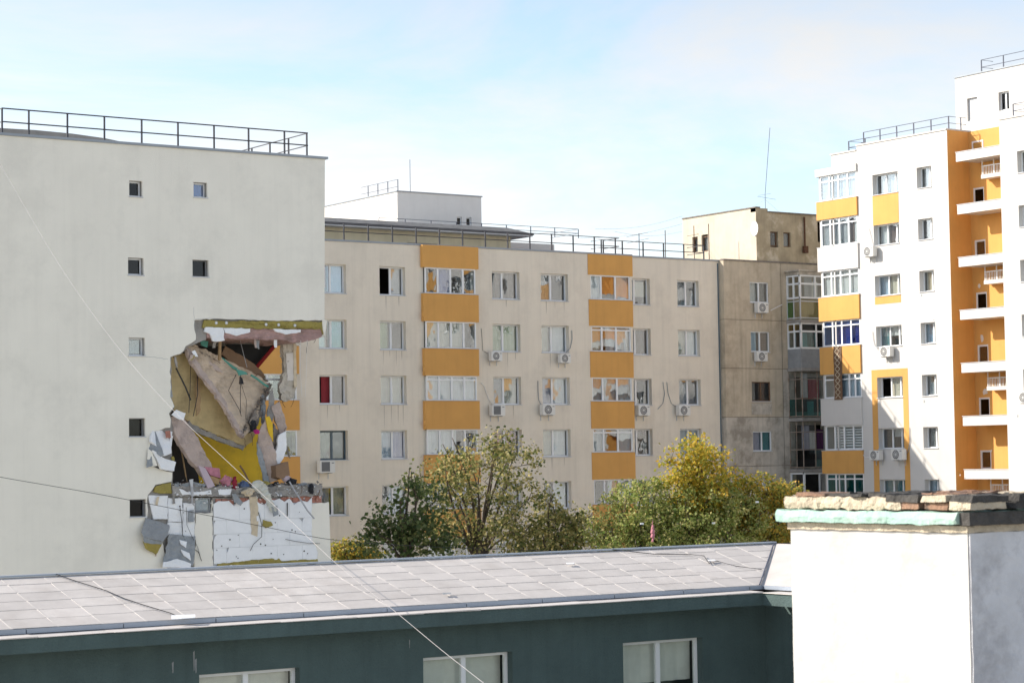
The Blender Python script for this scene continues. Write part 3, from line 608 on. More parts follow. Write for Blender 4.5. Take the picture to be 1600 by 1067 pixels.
b = MB(); b.box(OX - .05, OX + .3, YO + .1, 101.3, OZ + .002, OZ + .07); b.box(OX + .9, 90, YO + .05, YO + .4, OZ - .218, OZ - .15); b.build('penthouse_roof_edge', 'broken_edge', old)
for u, wd in ((-100.4, .5), (-99.55, .6)): window(old, TX(OX), HALF, u, 24.56, wd, .9, n=1, depth=.1, frame='wood_brown', glass='glass_clear', sill=False, curtains=[(0, 1, 'grey')])
for u in (82.95, 83.95): window(old, TY(YO + .15), 0, u, 24.5, .55, .85, n=1, depth=.1, frame='wood_brown', glass='glass_clear', sill=False, curtains=[(0, 1, 'dark' if u < 83 else 'grey')])
b = MB(); b.tube([(85.5, YO + .05, 26.3), (85.5, YO + .05, 24.6)], .06, 6); b.box(85.35, 85.65, YO - .08, YO + .1, 24.2, 24.6); b.build('drain', 'rust', old)
b = MB(); n = 16; cc = onX(1178, 357, OX - .12); ks = b.pts([cc + Vector((0.03 * (1 - .0), .32 * math.cos(2 * math.pi * k / n), .42 * math.sin(2 * math.pi * k / n))) for k in range(n)]); kc = b.pts([cc + Vector((.12, 0, 0))])
for k in range(n): b.f.append((ks[k], ks[(k + 1) % n], kc[0]))
b.tube([cc + Vector((.12, 0, 0)), cc + Vector((.3, 0, -.1))], .02, 5)
tag(b.build('satellite_dish', 'pvc', origin=tuple(cc)), 'white satellite dish on the sunlit side of the old penthouse', 'satellite dish')
b = MB(); t = onY(1203, 200, 96.5); bt = Vector((onY(1196, 328, 96.5).x, 96.5, OZ - .2)); b.tube([bt, bt + Vector((0, 0, 1.3)), t], .016, 5); b.tube([bt + Vector((-.6, 0, 1.15)), bt + Vector((.8, 0, 1.05))], .01, 4); b.tube([bt + Vector((0, -.5, 1.3)), bt + Vector((0, .6, 1.3))], .01, 4)
tag(b.build('antenna_mast', 'rail_blue', origin=tuple(bt)), 'tall thin whip antenna on the old brown penthouse', 'antenna')
for i, (dx, dy) in enumerate(((-1.0, 1.5), (2.6, 1.0))):
    b = MB(); b.tube([bt + Vector((0, 0, 1.0)), Vector((bt.x + dx, 96.5 + dy, OZ - .15))], .006, 4); tag(b.build('guy_wire', 'steel_bar', origin=tuple(bt)), 'left guy wire of the whip antenna' if i == 0 else 'right guy wire of the whip antenna', 'wire')

# ------------------------------------------------------------------ white tower on the right
XR, ZT = 83.3, 29.4
tow = root('apartment_tower', (XR, 75, 0), 'tall white apartment tower with orange recess and balconies at the right', 'building')
TR = TX(XR); NY0, NY1, NB = 80.95, 77.3, 84.89                        # stair recess: from / to / back plane
zr = [15.16 + 12.5 - ST * k for k in range(10)]
ca, cb, cc_ = (-86.58, -84.64), (-83.22, -82.15), (-76.15, -75.0)
more = [(-72.6, -70.7), (-68.5, -67.3), (-64.6, -62.7), (-60.0, -58.1), (-55.0, -53.1)]
holes = []
for k, z in enumerate(zr):
    for a, b_ in [ca, cb]: holes.append((a, b_, z - 1.1, z))
holes2 = []
for k, z in enumerate(zr):
    for a, b_ in [cc_] + more: holes2.append((a, b_, z - 1.1, z))
BG = [(26.62, 28.05), (24.05, 25.62), (21.27, 22.72), (18.5, 19.95), (15.62, 16.98), (12.75, 14.15), (10.1, 11.5), (7.3, 8.7), (4.5, 5.9)]   # balcony glazing heights
b = MB(); wall(b, TR, -87.75, -NY0, 0, ZT, holes, .36); wall(b, TR, -NY1, -45, 0, ZT, holes2, .36)
wall(b, TR, -89.8, -87.752, 0, ZT - .25, [(-89.7, -87.8, z0, z1) for z0, z1 in BG], .3)
b.quad((XR, 89.8, 0), (XR + 14, 89.8, 0), (XR + 14, 89.8, ZT - .25), (XR, 89.8, ZT - .25)); b.quad((XR, 45, 0), (XR, 45, ZT), (XR + 14, 45, ZT), (XR + 14, 45, 0)); b.quad((XR + 14, 45, 0), (XR + 14, 89.8, 0), (XR + 14, 89.8, ZT), (XR + 14, 45, ZT))
b.quad((XR, 87.75, ZT - .25), (XR, 87.75, ZT), (XR + 3, 87.75, ZT), (XR + 3, 87.75, ZT - .25))
b.build('wall', 'white_render', tow)
b = MB(); b.quad((XR, 45, ZT - .02), (XR + 14, 45, ZT - .02), (XR + 14, NY1, ZT - .02), (XR, NY1, ZT - .02)); b.quad((XR, NY0, ZT - .02), (XR + 14, NY0, ZT - .02), (XR + 14, 87.75, ZT - .02), (XR, 87.75, ZT - .02)); b.quad((NB, NY1, ZT - .02), (XR + 14, NY1, ZT - .02), (XR + 14, NY0, ZT - .02), (NB, NY0, ZT - .02)); b.quad((XR, 87.75, ZT - .27), (XR + 14, 87.75, ZT - .27), (XR + 14, 89.8, ZT - .27), (XR, 89.8, ZT - .27))
b.build('roof', 'roof_felt', tow)
b = MB(); b.box(XR - .05, XR + .25, NY0, 87.8, ZT + .003, ZT + .08); b.box(XR - .05, XR + .25, 45, NY1, ZT + .003, ZT + .08); b.box(XR - .05, XR + .25, 87.802, 89.85, ZT - .247, ZT - .18); b.box(XR + .252, NB + .2, NY0, NY0 + .25, ZT + .003, ZT + .08); b.build('roof_capping', 'white_render', tow)
b = MB(); b.box(XR + 3.6, XR + 3.7, 45.2, 89.6, .1, ZT - .1)
for z in zr: b.box(XR + 1.9, XR + 3.55, 45.2, 89.6, z - 2.4, z - 2.2)
for y in (88, 84, 81.6, 76.6, 74, 69.5, 65.5, 61.5, 57): b.box(XR + 1.8, XR + 3.56, y - .05, y + .05, .1, ZT - .1)
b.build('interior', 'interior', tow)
# orange recess
b = MB(); b.quad((XR + .002, NY0, 0), (NB, NY0, 0), (NB, NY0, ZT - .003), (XR + .002, NY0, ZT - .003)); b.build('recess_side', 'orange', tow)
lz = [27.35 - ST * k for k in range(10)]
b = MB(); wall(b, TX(NB), -NY0, -NY1, 0, ZT - .003, [(-80.75, -79.95, z, z + 1.0) for z in [28.15 - ST * k for k in range(10)] if z + 1 < 29], .12); b.quad((XR + .002, NY1, 0), (NB, NY1, 0), (NB, NY1, ZT - .003), (XR + .002, NY1, ZT - .003)); b.build('recess_back', 'orange', tow)
for k in range(10):
    z = 28.15 - ST * k
    if z + 1 < 29: window(tow, TX(NB), HALF, -80.75, z, .8, 1.0, n=1, depth=.05, sill=False, fw=.1, glass='glass_dark' if k % 2 else 'glass')
    elif k == 0: window(tow, TX(NB), HALF, -80.7, 28.0, .8, .85, n=1, depth=-.03, sill=False, fw=.08)
    zb = 27.67 - ST * k
    p = MB(); p.box(XR + .2, XR + .34, NY1 + .003, 80.55, zb, zb + .48); o = p.build('recess_parapet', 'white_render', tow)
    p = MB(); p.box(XR + .17, XR + .37, NY1 + .003, 80.58, zb + .482, zb + .52); p.build('capping', 'capping', o) if False else None
    c = link('capping', cached('pcap', lambda: MB().box(XR + .17 - XR, XR + .37 - XR, NY1 + .003 - 75, 80.58 - 75, 0, .03).mesh('capping', 'sill')), o, (0, 0, zb + .483))
    p = MB(); p.box(XR + .342, NB - .003, NY1 + .003, 80.3, zb + .0, zb + .12); p.build('landing_slab', 'white_render', tow)
for k in range(4):
    z = 26.72 - 2 * ST * k
    p = MB(); p.box(NB - .62, NB - .003, NY1 + .003, 79.55, z, z + .2); o = p.build('small_balcony', 'white_render', tow)
    r = MB()
    for y in (79.5, 78.7, 77.9): r.box(NB - .6, NB - .56, y - .04, y, z + .202, z + 1.0)
    r.box(NB - .61, NB - .55, NY1 + .01, 79.51, z + .62, z + .67); r.box(NB - .61, NB - .55, NY1 + .01, 79.51, z + .96, z + 1.01)
    for j in range(20): y = 77.4 + .11 * j; r.box(NB - .59, NB - .57, y, y + .025, z + .202, z + .62)
    r.build('balcony_rail', 'pvc', o)
# orange panels round the three-part windows
def flat(y0, y1, z0, z1, mat='orange', name='colour_panel', d=.012): p = MB(); p.box(XR - d, XR - .002, y1, y0, z0, z1); return p.build(name, mat, tow)
flat(86.6, 84.62, zr[1] + .0, zr[0] - 1.1); flat(86.6, 84.62, zr[2] - 1.55, zr[2] - 1.1)
flat(87.0, 86.582, 0, zr[4] + .42); flat(84.638, 84.25, 0, zr[4] + .42); flat(86.58, 84.64, zr[4], zr[4] + .42)
cA = {0: [(0.1, .42, 'lace'), (.42, 1, 'pale_blue')], 1: [(0.05, .38, 'white'), (.40, .75, 'brown'), (.76, 1, 'white')], 2: [(0, .38, 'pale_blue'), (.4, .74, 'cream'), (.76, 1, 'lace')], 3: [(0, 1, 'white', (.5, 1)), (0, .3, 'teal')], 4: [(.35, .95, 'cream')], 5: [(.4, 1, 'white', (.55, 1))], 6: [(0, 1, 'teal')]}
for k, z in enumerate(zr[:8]):
    window(tow, TR, HALF, ca[0], z - 1.1, 1.94, 1.1, n=3, depth=.3, widths=[.4, .36, .24], curtains=cA.get(k, [(0, .5, 'lace')]), opened=(0,) if k == 4 else ())
    window(tow, TR, HALF, cb[0], z - 1.1, 1.07, 1.1, n=2, depth=.3, widths=[.62, .38], curtains=[[(.1, .95, 'lace')], [(0.1, .9, 'grey')], [(0.1, .7, 'cream')], [(0, 1, 'pale_blue')], [(.1, .6, 'lace')], [(.1, .8, 'grey')], [(0, .6, 'pale_blue')], []][k])
    for (a, b_) in [cc_] + more: window(tow, TR, HALF, a, z - 1.1, b_ - a, 1.1, n=2 if b_ - a < 1.5 else 3, depth=.3, curtains=[(0, .5, rnd.choice(['lace', 'grey', 'cream', 'pale_blue']))])
for (a, b_) in more[::2]:
    for k in (0, 1, 3, 5): flat(-a + .02, -b_ - .02, zr[k + 1], zr[k] - 1.1)
# corner balconies: alternating orange and white parapets with glazing between
fr0 = XR - .1
pz = [28.05] + [g0 for g0, g1 in BG]; pb = [None] + [g1 for g0, g1 in BG[1:]] + [0]
colr = ['white_render', 'orange', 'white_render', 'orange', 'orange', 'white_render', 'orange', 'white_render', 'orange', 'orange']
b = MB(); b.box(fr0, XR + 1.0, 87.76, 91.05, 28.05, 28.46); b.build('balcony_roof', 'white_render', tow)
for k in range(len(BG)):
    z1 = BG[k][0]; z0 = BG[k + 1][1] if k + 1 < len(BG) else 0
    cl = ['orange', 'white_render', 'orange', 'orange', 'white_render', 'orange', 'white_render', 'orange', 'orange'][k]
    p = MB(); p.box(fr0, fr0 + .12, 87.76, 91.0 - .0 * k, z0, z1); p.box(fr0 + .122, XR + 1.0, 90.9, 91.0, z0, z1); p.box(fr0 + .122, XR + 1.0, 87.9, 90.898, z0, z0 + .12)
    o = p.build('balcony_parapet', cl, tow)
    c = link('capping', cached('bcap', lambda: MB().box(-.05, .1, -1.65, 1.65, 0, .03).mesh('capping', 'sill')), o, Vector((fr0 + .03, 89.38, z1 + .002)) - wl(tow))
    g0, g1 = BG[k]
    gl = [['glass'], ['glass'], ['glass'], ['glass_blue', 'glass_blue', 'glass_blue', 'glass_blue'], ['glass_clear'], ['glass_clear'], ['glass_teal'], ['glass'], ['glass']][k]
    cu = [[(.0, .98, 'pale_blue')], [(0, .18, 'lace'), (.2, .32, 'brown'), (.34, .7, 'lace'), (.72, .85, 'brown'), (.86, 1, 'white')], [(.02, .98, 'white')], [(.0, 1, 'aqua', (.8, 1)), (.3, .9, 'blue', (0, .8))], [(.35, .95, 'pale_blue')], [], [(0, .25, 'aqua', (.8, 1)), (.3, .9, 'teal')], [], []][k]
    window(tow, TX(fr0), HALF, -90.75, g0 + .035, 2.95, g1 - g0 - .04, n=4, depth=.1, top=.0 if k == 5 else (.3 if k else .32), sill=False, fw=.07, glass=gl, curtains=cu, name='balcony_glazing', tilt=.9, widths=[.25, .25, .25, .25] if k != 4 else [.27, .4, .16, .17])
    if k == 5:
        bl = MB()
        for j in range(9): bl.box(fr0 + .22, fr0 + .235, 87.95, 90.1, g0 + .08 + j * .148, g0 + .165 + j * .148)
        bl.build('striped_blind', 'pvc', tow)
    p = MB(); p.box(fr0 + .13, XR + 1.0, 90.8, 90.88, g0 + .002, g1 - .002); p.build('end_panel', 'white_render', tow)
# patterned rug hung over a parapet
b = MB(); rz1, rz0 = 18.53, 15.55; T = TX(fr0)
n = 14
for k in range(n):
    z0, z1 = rz0 + (rz1 - rz0) * k / n, rz0 + (rz1 - rz0) * (k + 1) / n
    f = lambda z: -.03 - .012 * math.sin(z * 5)
    b.hexa([T(-89.85, f(z0), z0), T(-89.2, f(z0), z0), T(-89.2, f(z0) + .015, z0), T(-89.85, f(z0) + .015, z0), T(-89.85, f(z1), z1), T(-89.2, f(z1), z1), T(-89.2, f(z1) + .015, z1), T(-89.85, f(z1) + .015, z1)])
rug = root('hanging_rug', tuple(T(-89.5, -.05, rz0)), 'brown rug with white lattice pattern hung over an orange tower balcony', 'rug')
b.build('rug_cloth', 'wood_brown', rug)
b = MB()
for k in range(9):
    z0 = rz0 + .1 + .32 * k; z1 = z0 + .32
    for (a, c) in ((-89.72, -89.33), (-89.33, -89.72)):
        b.tube([T(a, -.055, z0), T(c, -.055, z1)], .018, 4)
b.build('lattice_pattern', 'cream_cloth', rug)
def ac_tow(x, y, label, kind='fan', scale=1.0):
    p = onX(x, y, XR - .42); ac_unit((XR - .42, p.y + .4 * scale, p.z - .27 * scale), HALF, label, kind, scale)
ac_tow(1356, 393, 'air conditioner highest on the sunlit white tower'); ac_tow(1382, 549, 'air conditioner under the half-shuttered window of the white tower')
ac_tow(1366, 711, 'air conditioner left of the pair low on the white tower', 'fan', .95); ac_tow(1401, 710, 'air conditioner right of the pair low on the white tower', 'fan', 1.05); ac_tow(1600, 621, 'air conditioner on the white tower at the right picture edge')
def pipe_t(pts, label, mat='wire_white', r=.018):
    P = [onX(x, y, XR - .05) for x, y in pts]; b = MB(); b.tube(P, r, 5); tag(b.build('pipe', mat, origin=tuple(P[0])), label, 'pipe')
pipe_t([(1357, 357), (1360, 368), (1363, 380), (1365, 388)], 'pipe above the highest tower air conditioner', 'sill'); pipe_t([(1363, 518), (1364, 530), (1367, 541), (1372, 546)], 'pipe beside the half-shuttered tower window', 'sill')
pipe_t([(1421, 668), (1421.5, 690), (1419, 705), (1414, 712)], 'dark pipe beside the right-hand low tower air conditioner', 'mortar_grey'); pipe_t([(1348, 705), (1348, 710), (1352, 714), (1359, 714)], 'white loop of pipe left of the low tower air conditioners')
pc = random.Random(6)                                                   # chipped plaster left by flying debris
for (x, y, X_, mt, sz) in ((1440, 462, XR, 'mortar_grey', .10), (1437, 488, XR, 'pale_wall', .2), (1476, 533, XR, 'pale_wall', .10), (1444, 627, XR, 'mortar_grey', .12), (1590, 650, XR, 'mortar_grey', .10), (1577, 497, XR, 'pale_wall', .1), (1459, 500, XR, 'mortar_grey', .06), (1500, 742, XR, 'pale_wall', .06), (1534, 527, NB, 'pale_wall', .3), (1530, 447, NB, 'pale_wall', .15), (1540, 612, NB, 'pale_wall', .3), (1549, 704, NB, 'pale_wall', .12)):
    c = onX(x, y, X_ - .006); n_ = 9
    p = MB(); p.prism([c + Vector((0, sz * pc.uniform(.35, 1) * math.cos(2 * math.pi * q / n_) * .7, sz * pc.uniform(.35, 1) * math.sin(2 * math.pi * q / n_))) for q in range(n_)], (.004, 0, 0)); p.build('plaster_scar', mt, tow)
# tower railing, roof-top lift house
railing(tow, [(XR + .3, 87.5, 0), (XR + .3, 81.1, 0), (XR + 1.6, 81.1, 0)], ZT + .08, ZT + .75, ZT + .4, mat='rail_blue', r=.025, rr=.018, posts=[(XR + .3, 81.1 + 1.28 * k) for k in range(6)] + [(XR + 1.2, 81.1)])
railing(tow, [(XR + 1.6, 88.9, 0), (XR + .5, 88.9, 0), (XR + .5, 87.2, 0)], ZT - .2, ZT + .45, ZT + .1, mat='rail_blue', r=.025, rr=.018, posts=[(XR + .5, 88.9), (XR + .5, 87.6), (XR + 1.5, 88.9)])
railing(tow, [(XR + 1.2, 76.6, 0), (XR + .3, 76.6, 0), (XR + .3, 60, 0)], ZT + .08, ZT + .75, ZT + .4, mat='rail_blue', r=.025, rr=.018, posts=[(XR + .3, 76.6 - 1.28 * k) for k in range(12)])
HX = 88.0
b = MB(); wall(b, TX(HX), -84.8, -60, ZT - .02, 33.1, [(-83.95, -83.2, 30.6, 31.85), (-81.65, -80.9, 30.85, 31.85)], .25); b.quad((HX, 84.8, ZT - .02), (HX + 7, 84.8, ZT - .02), (HX + 7, 84.8, 33.1), (HX, 84.8, 33.1)); b.quad((HX, 60, ZT - .02), (HX, 60, 33.1), (HX + 7, 60, 33.1), (HX + 7, 60, ZT - .02)); b.quad((HX, 60, 33.1), (HX + 7, 60, 33.1), (HX + 7, 84.8, 33.1), (HX, 84.8, 33.1)); b.quad((HX + 7, 60, ZT), (HX + 7, 84.8, ZT), (HX + 7, 84.8, 33.1), (HX + 7, 60, 33.1))
b.build('lift_house', 'white_render', tow)
b = MB(); b.box(HX - .05, HX + .25, 60, 84.85, 33.103, 33.17); b.build('lift_house_capping', 'capping', tow)
b = MB(); b.box(HX + .13, HX + .2, 83.22, 83.93, 30.62, 31.83); b.build('roof_door', 'sill', tow)
window(tow, TX(HX), HALF, -81.65, 30.85, .75, 1.0, n=2, depth=.18, glass='glass_dark', sill=False)
railing(tow, [(HX + 1.3, 83.2, 0), (HX + .4, 83.2, 0), (HX + .4, 62, 0)], 33.17, 33.9, 33.5, mat='rail_blue', r=.025, rr=.018, posts=[(HX + .4, 83.2 - 1.6 * k) for k in range(12)])

# ------------------------------------------------------------------ damaged block: gable wall with the blast hole
YG, GX0, GX1 = 68.96, 26.62, 39.18
dam = root('damaged_apartment_block', (33, YG, 0), 'grey-beige apartment block end wall with two storeys blown open', 'building')
def G(x, y, d=0.0): return onY(x, y, YG + d)
def GP(pts, d=0.0): return [G(x, y, d) for x, y in pts]
jit = random.Random(5)
def rough_line(pts, d=0.0, step=7, amp=1.3):
    """pixel outline on the gable plane, broken into a ragged edge"""
    o = []
    for (x0, y0), (x1, y1) in zip(pts, pts[1:]):
        n = max(1, int(math.hypot(x1 - x0, y1 - y0) / step))
        for k in range(n):
            t = k / n; j = amp if k else 0
            o.append(G(x0 + (x1 - x0) * t + jit.uniform(-j, j), y0 + (y1 - y0) * t + jit.uniform(-j, j), d))
    o.append(G(*pts[-1], d)); return o
gw = {('A', 0): (31.48, 31.97, 21.72, 22.27), ('A', 1): (31.42, 32.0, 19.02, 19.62), ('A', 2): (31.43, 32.03, 16.26, 16.88), ('A', 3): (31.42, 32.02, 13.5, 14.13), ('A', 4): (31.43, 32.04, 10.77, 11.37), ('A', 5): (31.43, 32.04, 8.0, 8.6),
      ('B', 0): (33.91, 34.44, 21.83, 22.36), ('B', 1): (33.85, 34.47, 19.05, 19.64)}
win_loops = lambda d: [[Vector((a, YG + d, z0)), Vector((b_, YG + d, z0)), Vector((b_, YG + d, z1)), Vector((a, YG + d, z1))] for a, b_, z0, z1 in gw.values()]
edge = [(514, 784), (500, 785), (488, 787), (487, 800), (489, 846), (497, 862), (498, 880), (333, 884), (332, 781), (331, 801), (306, 801), (304, 888), (262, 888), (251, 830), (229, 812), (231, 773), (243, 757), (268, 752),
        (269, 738), (250, 733), (231, 728), (233, 700), (243, 673), (266, 668), (267, 655), (264, 646), (272, 635), (266, 620), (266, 558), (281, 553), (290, 541), (306, 531), (304, 516), (304, 500), (321, 498), (420, 501), (507, 500)]
outer = [Vector((GX0, YG, 0)), Vector((GX1 + .08, YG, 0)), G(517, 876)] + rough_line(edge) + [Vector((GX1, YG, ZR)), Vector((GX0, YG, ZR))]
b = MB(); b.prism(outer, (0, .10, 0), win_loops(0)); b.build('gable_render', 'gable', dam)
# structural wall behind the insulation
edge2 = [(503, 775), (332, 777), (332, 800), (304, 800), (304, 777), (270, 775), (270, 740), (268, 700), (270, 668), (268, 655), (266, 646), (273, 635), (268, 620), (268, 558), (283, 553), (294, 541), (322, 531), (324, 513), (507, 513)]
outer2 = [Vector((GX0 + .05, YG + .105, 0)), Vector((GX1, YG + .105, 0))] + rough_line(edge2, .105, 6, 1.0) + [Vector((GX1 - .003, YG + .105, ZR - .01)), Vector((GX0 + .05, YG + .105, ZR - .01))]
b = MB(); b.prism(outer2, (0, .2, 0), win_loops(.105)); b.build('gable_structure', 'concrete', dam)
for (c, k), (a, b_, z0, z1) in gw.items():
    window(dam, TY(YG), 0, a + .003, z0 + .003, b_ - a - .006, z1 - z0 - .006, n=1, depth=.2, sill=True, fw=.03 if (c, k) in (('B', 1), ('A', 3), ('A', 4)) else .06, glass={('B', 0): 'glass_blue', ('A', 2): 'glass', ('B', 1): 'glass_dark'}.get((c, k), 'glass_dark'), frame='mesh_grey' if (c, k) in (('B', 1), ('A', 3), ('A', 4)) else 'pvc', curtains=[(0, 1, 'dark' if c == 'A' and k != 2 else ('pale_blue' if k == 0 else 'brown'))], tilt=.3)  # near-black curtain sheets put the darkness of the unlit rooms into colour
# other walls, roof, floors
b = MB(); by = 88.0
b.quad((GX0, YG + .31, 0), (GX0, by, 0), (GX0, by, ZR), (GX0, YG + .31, ZR)); b.quad((GX0, by, 0), (GX1, by, 0), (GX1, by, ZR), (GX0, by, ZR))
b.quad((GX1, YG + .31, 0), (GX1, by, 0), (GX1, by, 11.2), (GX1, YG + .31, 11.2)); b.quad((GX1, YG + .31, 17.3), (GX1, by, 17.3), (GX1, by, ZR), (GX1, YG + .31, ZR)); b.quad((GX1, 75.6, 11.2), (GX1, by, 11.2), (GX1, by, 17.3), (GX1, 75.6, 17.3))
b.quad((GX0, YG + .1, ZR - .02), (GX1, YG + .1, ZR - .02), (GX1, by, ZR - .02), (GX0, by, ZR - .02)); b.build('side_wall', 'gable', dam)
b = MB(); b.box(GX0 - .06, GX1 + .1, YG - .07, YG + .3, ZR + .003, ZR + .085); b.box(GX1 - .2, GX1 + .1, YG + .302, by, ZR + .003, ZR + .085); b.box(GX0 - .06, GX0 + .2, YG + .302, by, ZR + .003, ZR + .085); b.build('roof_capping', 'capping', dam)
gxs = [27.1, 28.04, 29.42, 30.77, 32.16, 33.54, 34.94, 36.31, 37.76, 38.68]
railing(dam, [(27.1, YG + 3, 0), (27.1, YG + .44, 0), (38.72, YG + .44, 0), (38.72, YG + 6, 0)], ZR + .085, ZR + .98, ZR + .53, posts=[(x, YG + .44) for x in gxs] + [(38.72, YG + .44 + 1.45 * k) for k in range(1, 4)], r=.026, rr=.024)
b = MB()                                                                # low domed roof behind the railing
for k in range(10):
    a0, a1 = math.pi * k / 10, math.pi * (k + 1) / 10
    x0, x1 = 29.3 - 4.5 * math.cos(a0), 29.3 - 4.5 * math.cos(a1); h0, h1 = .75 * math.sin(a0) ** .7, .75 * math.sin(a1) ** .7
    b.hexa([(x0, YG + 3.0, ZR), (x1, YG + 3.0, ZR), (x1, YG + 9, ZR), (x0, YG + 9, ZR), (x0, YG + 3.0, ZR + h0), (x1, YG + 3.0, ZR + h1), (x1, YG + 9, ZR + h1), (x0, YG + 9, ZR + h0)])
b.build('roof_dome', 'roof_felt', dam)
# floors of the open rooms
b = MB(); zf = G(400, 775).z
b.box(GX0 + .1, 32.6, YG + .32, by - .1, 16.9, 17.2); b.box(33.1, GX1 - .03, YG + 2.6, by - .1, 16.92, 17.25); b.box(GX0 + .1, 32.6, YG + .32, by - .1, 14.2, 14.4); b.box(33.0, GX1 - .03, 73.75, by - .1, 14.2, 14.4); b.build('floor_slab', 'concrete', dam)
b = MB(); b.box(32.9, 39.1, 73.6, 73.74, 11.3, 14.25); b.build('yellow_room_wall', 'yellow_paint', dam)
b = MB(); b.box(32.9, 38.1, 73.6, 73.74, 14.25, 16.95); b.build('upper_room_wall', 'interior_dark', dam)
b = MB(); b.box(32.75, 32.9, YG + .32, 73.6, 11.3, 16.95); b.build('cross_wall', 'olive_paint', dam)

# ------------------------------------------------------------------ torn insulation and collapsed slabs in the hole
def on_plane(x, y, A):
    p0, p1, p2 = [G(a[0], a[1], a[2]) for a in A]; nrm = (p1 - p0).cross(p2 - p0); r = ray(x, y); o = Vector((0, 0, CAM_Z))
    return o + r * ((p0 - o).dot(nrm) / r.dot(nrm))
def plate(name, poly, A, thick, mat, parent=None, label=None, cat=None, ragged=0, rough=None):
    """thick slab whose front outline is poly, lying in the plane through the three anchor points A (x, y, depth behind the gable)"""
    if ragged:
        q = []
        for (x0, y0), (x1, y1) in zip(poly, poly[1:] + poly[:1]):
            n = max(1, int(math.hypot(x1 - x0, y1 - y0) / 6))
            for k in range(n):
                t = k / n; j = ragged if k else ragged * .3; q.append((x0 + (x1 - x0) * t + jit.uniform(-j, j), y0 + (y1 - y0) * t + jit.uniform(-j, j)))
        poly = q
    P = [on_plane(x, y, A) for x, y in poly]
    nrm = (P[len(P) // 3] - P[0]).cross(P[2 * len(P) // 3] - P[0]).normalized()
    if nrm.dot(FW) < 0: nrm = -nrm
    b = MB(); b.prism(P, nrm * thick)
    o = b.build(name, mat, parent, origin=None if parent else base_of(b))
    if rough is None: rough = {'slab_tan': .035, 'slab_pink': .03, 'concrete': .04, 'broken_edge': .05, 'pink_slab': .035, 'olive_paint': .014, 'foam': .016, 'mortar_grey': .03, 'mesh_grey': .02, 'wool': .025, 'old_concrete_low': .05, 'plastic_sheet': .06, 'gable': .01, 'pale_wall': .01, 'cardboard': .012}.get(mat, 0)
    if rough: roughen(o, .16 if thick > 1 or mat == 'olive_paint' else .09, rough)
    if label: tag(o, label, cat)
    return o
def flatA(d): return [(250, 500, d), (500, 520, d), (300, 800, d)]
# top edge of the hole
plate('mineral_wool', [(319, 500.5), (420, 502.5), (507, 502), (508, 513), (505, 522), (502, 514), (420, 513.5), (317, 512)], flatA(.012), .09, 'wool', dam, ragged=.8)
for x, y in ((338, 504.5), (354, 504.5), (416, 507), (435.5, 507.5), (461, 508.5)):
    b = MB(); c = G(x, y, -.004); b.tube([c, c + Vector((0, .02, 0))], .055, 12); o = b.build('anchor_disc', 'sill', dam)
    b = MB(); b.tube([c + Vector((0, -.008, 0)), c + Vector((0, .01, 0))], .022, 8); b.build('anchor_pin', 'foam', dam)
plate('slab_edge', [(322, 513), (420, 514), (505, 514), (503, 526), (490, 531), (470, 534.5), (452, 534), (440, 530), (400, 530), (345, 529), (324, 527)], flatA(.06), 2.6, 'pink_slab', dam, ragged=.9)
for i, pl in enumerate(([(321, 511), (349, 512), (351, 532), (341, 534), (333, 533), (328, 521), (320, 518)], [(350, 512.5), (391, 513.5), (391, 519), (370, 524.5), (352, 520)], [(428, 513.5), (470, 515), (469, 519.5), (447, 522.5), (431, 518)])):
    plate('foam_piece', pl, flatA(-.02), .09, 'foam', dam, ragged=.5)
plate('render_corner', [(504, 499), (511, 500), (510, 513), (507, 524), (505, 515)], flatA(-.03), .05, 'gable', dam)
# lower floor slab with broken front, brick course, foam boards
zs = [G(400, y).z for y in (757.5, 775.5)]
b = MB()
top = rough_line([(270, 759), (330, 760), (400, 762), (460, 757), (504, 757)], -.03, 7, 2.0); bot = rough_line([(504, 775), (400, 776), (270, 776)], -.03, 9, 1.0)
b.prism(top + bot, (0, 4.6, 0)); roughen(b.build('broken_floor', 'concrete', dam), .15, .045)
lrb = random.Random(31)
xa, xb = G(334, 800).x, G(488, 800).x
b = MB(); b.box(xa, xb + .3, YG + .078, YG + .0985, G(400, 882).z, G(400, 786).z); b.build('added_joint_backing', 'sill', dam)  # pale sheet added to lighten the shade in the board joints
z_c = [G(400, y).z for y in (783, 811, 832.5, 853.5, 878)]
k = 0
for r in range(4):
    zt, zb = z_c[r], z_c[r + 1]; x = xa - (0.5 if r % 2 else 0.0)
    while x < xb:
        x0, x1 = max(x, xa) + .003, min(x + 1.0, xb + (0.35 if r > 1 else 0)) - .003
        if x1 - x0 > .08:
            p = MB(); dd = YG + .010 + rnd.uniform(0, .012)
            if r == 0:
                m_ = 5; tops = [(x1 - (x1 - x0) * j / m_, zt + rnd.uniform(-.16, .10)) for j in range(m_ + 1)]
                p.prism([Vector((x0, dd, zb + .003)), Vector((x1, dd, zb + .003))] + [Vector((a, dd, c)) for a, c in tops], (0, .062, 0))
            elif lrb.random() < .4:                      # chipped corner
                c1, c2 = lrb.uniform(.06, .22), lrb.uniform(.05, .2); Q = [(x0, zb + .003), (x1, zb + .003), (x1, zt - .003 - c2), (x1 - c1 * .45, zt - .003 - c2 * lrb.uniform(.3, .7)), (x1 - c1, zt - .003), (x0, zt - .003)]
                if lrb.random() < .5: Q = [(x0 + x1 - a, c) for a, c in Q]
                p.prism([Vector((a, dd, c)) for a, c in Q], (0, .062, 0))
            else: p.box(x0, x1, dd, YG + .076, zb + .003, zt - .003)
            p.build('foam_board', 'foam', dam)
        x += 1.0
bx = G(271, 780).x
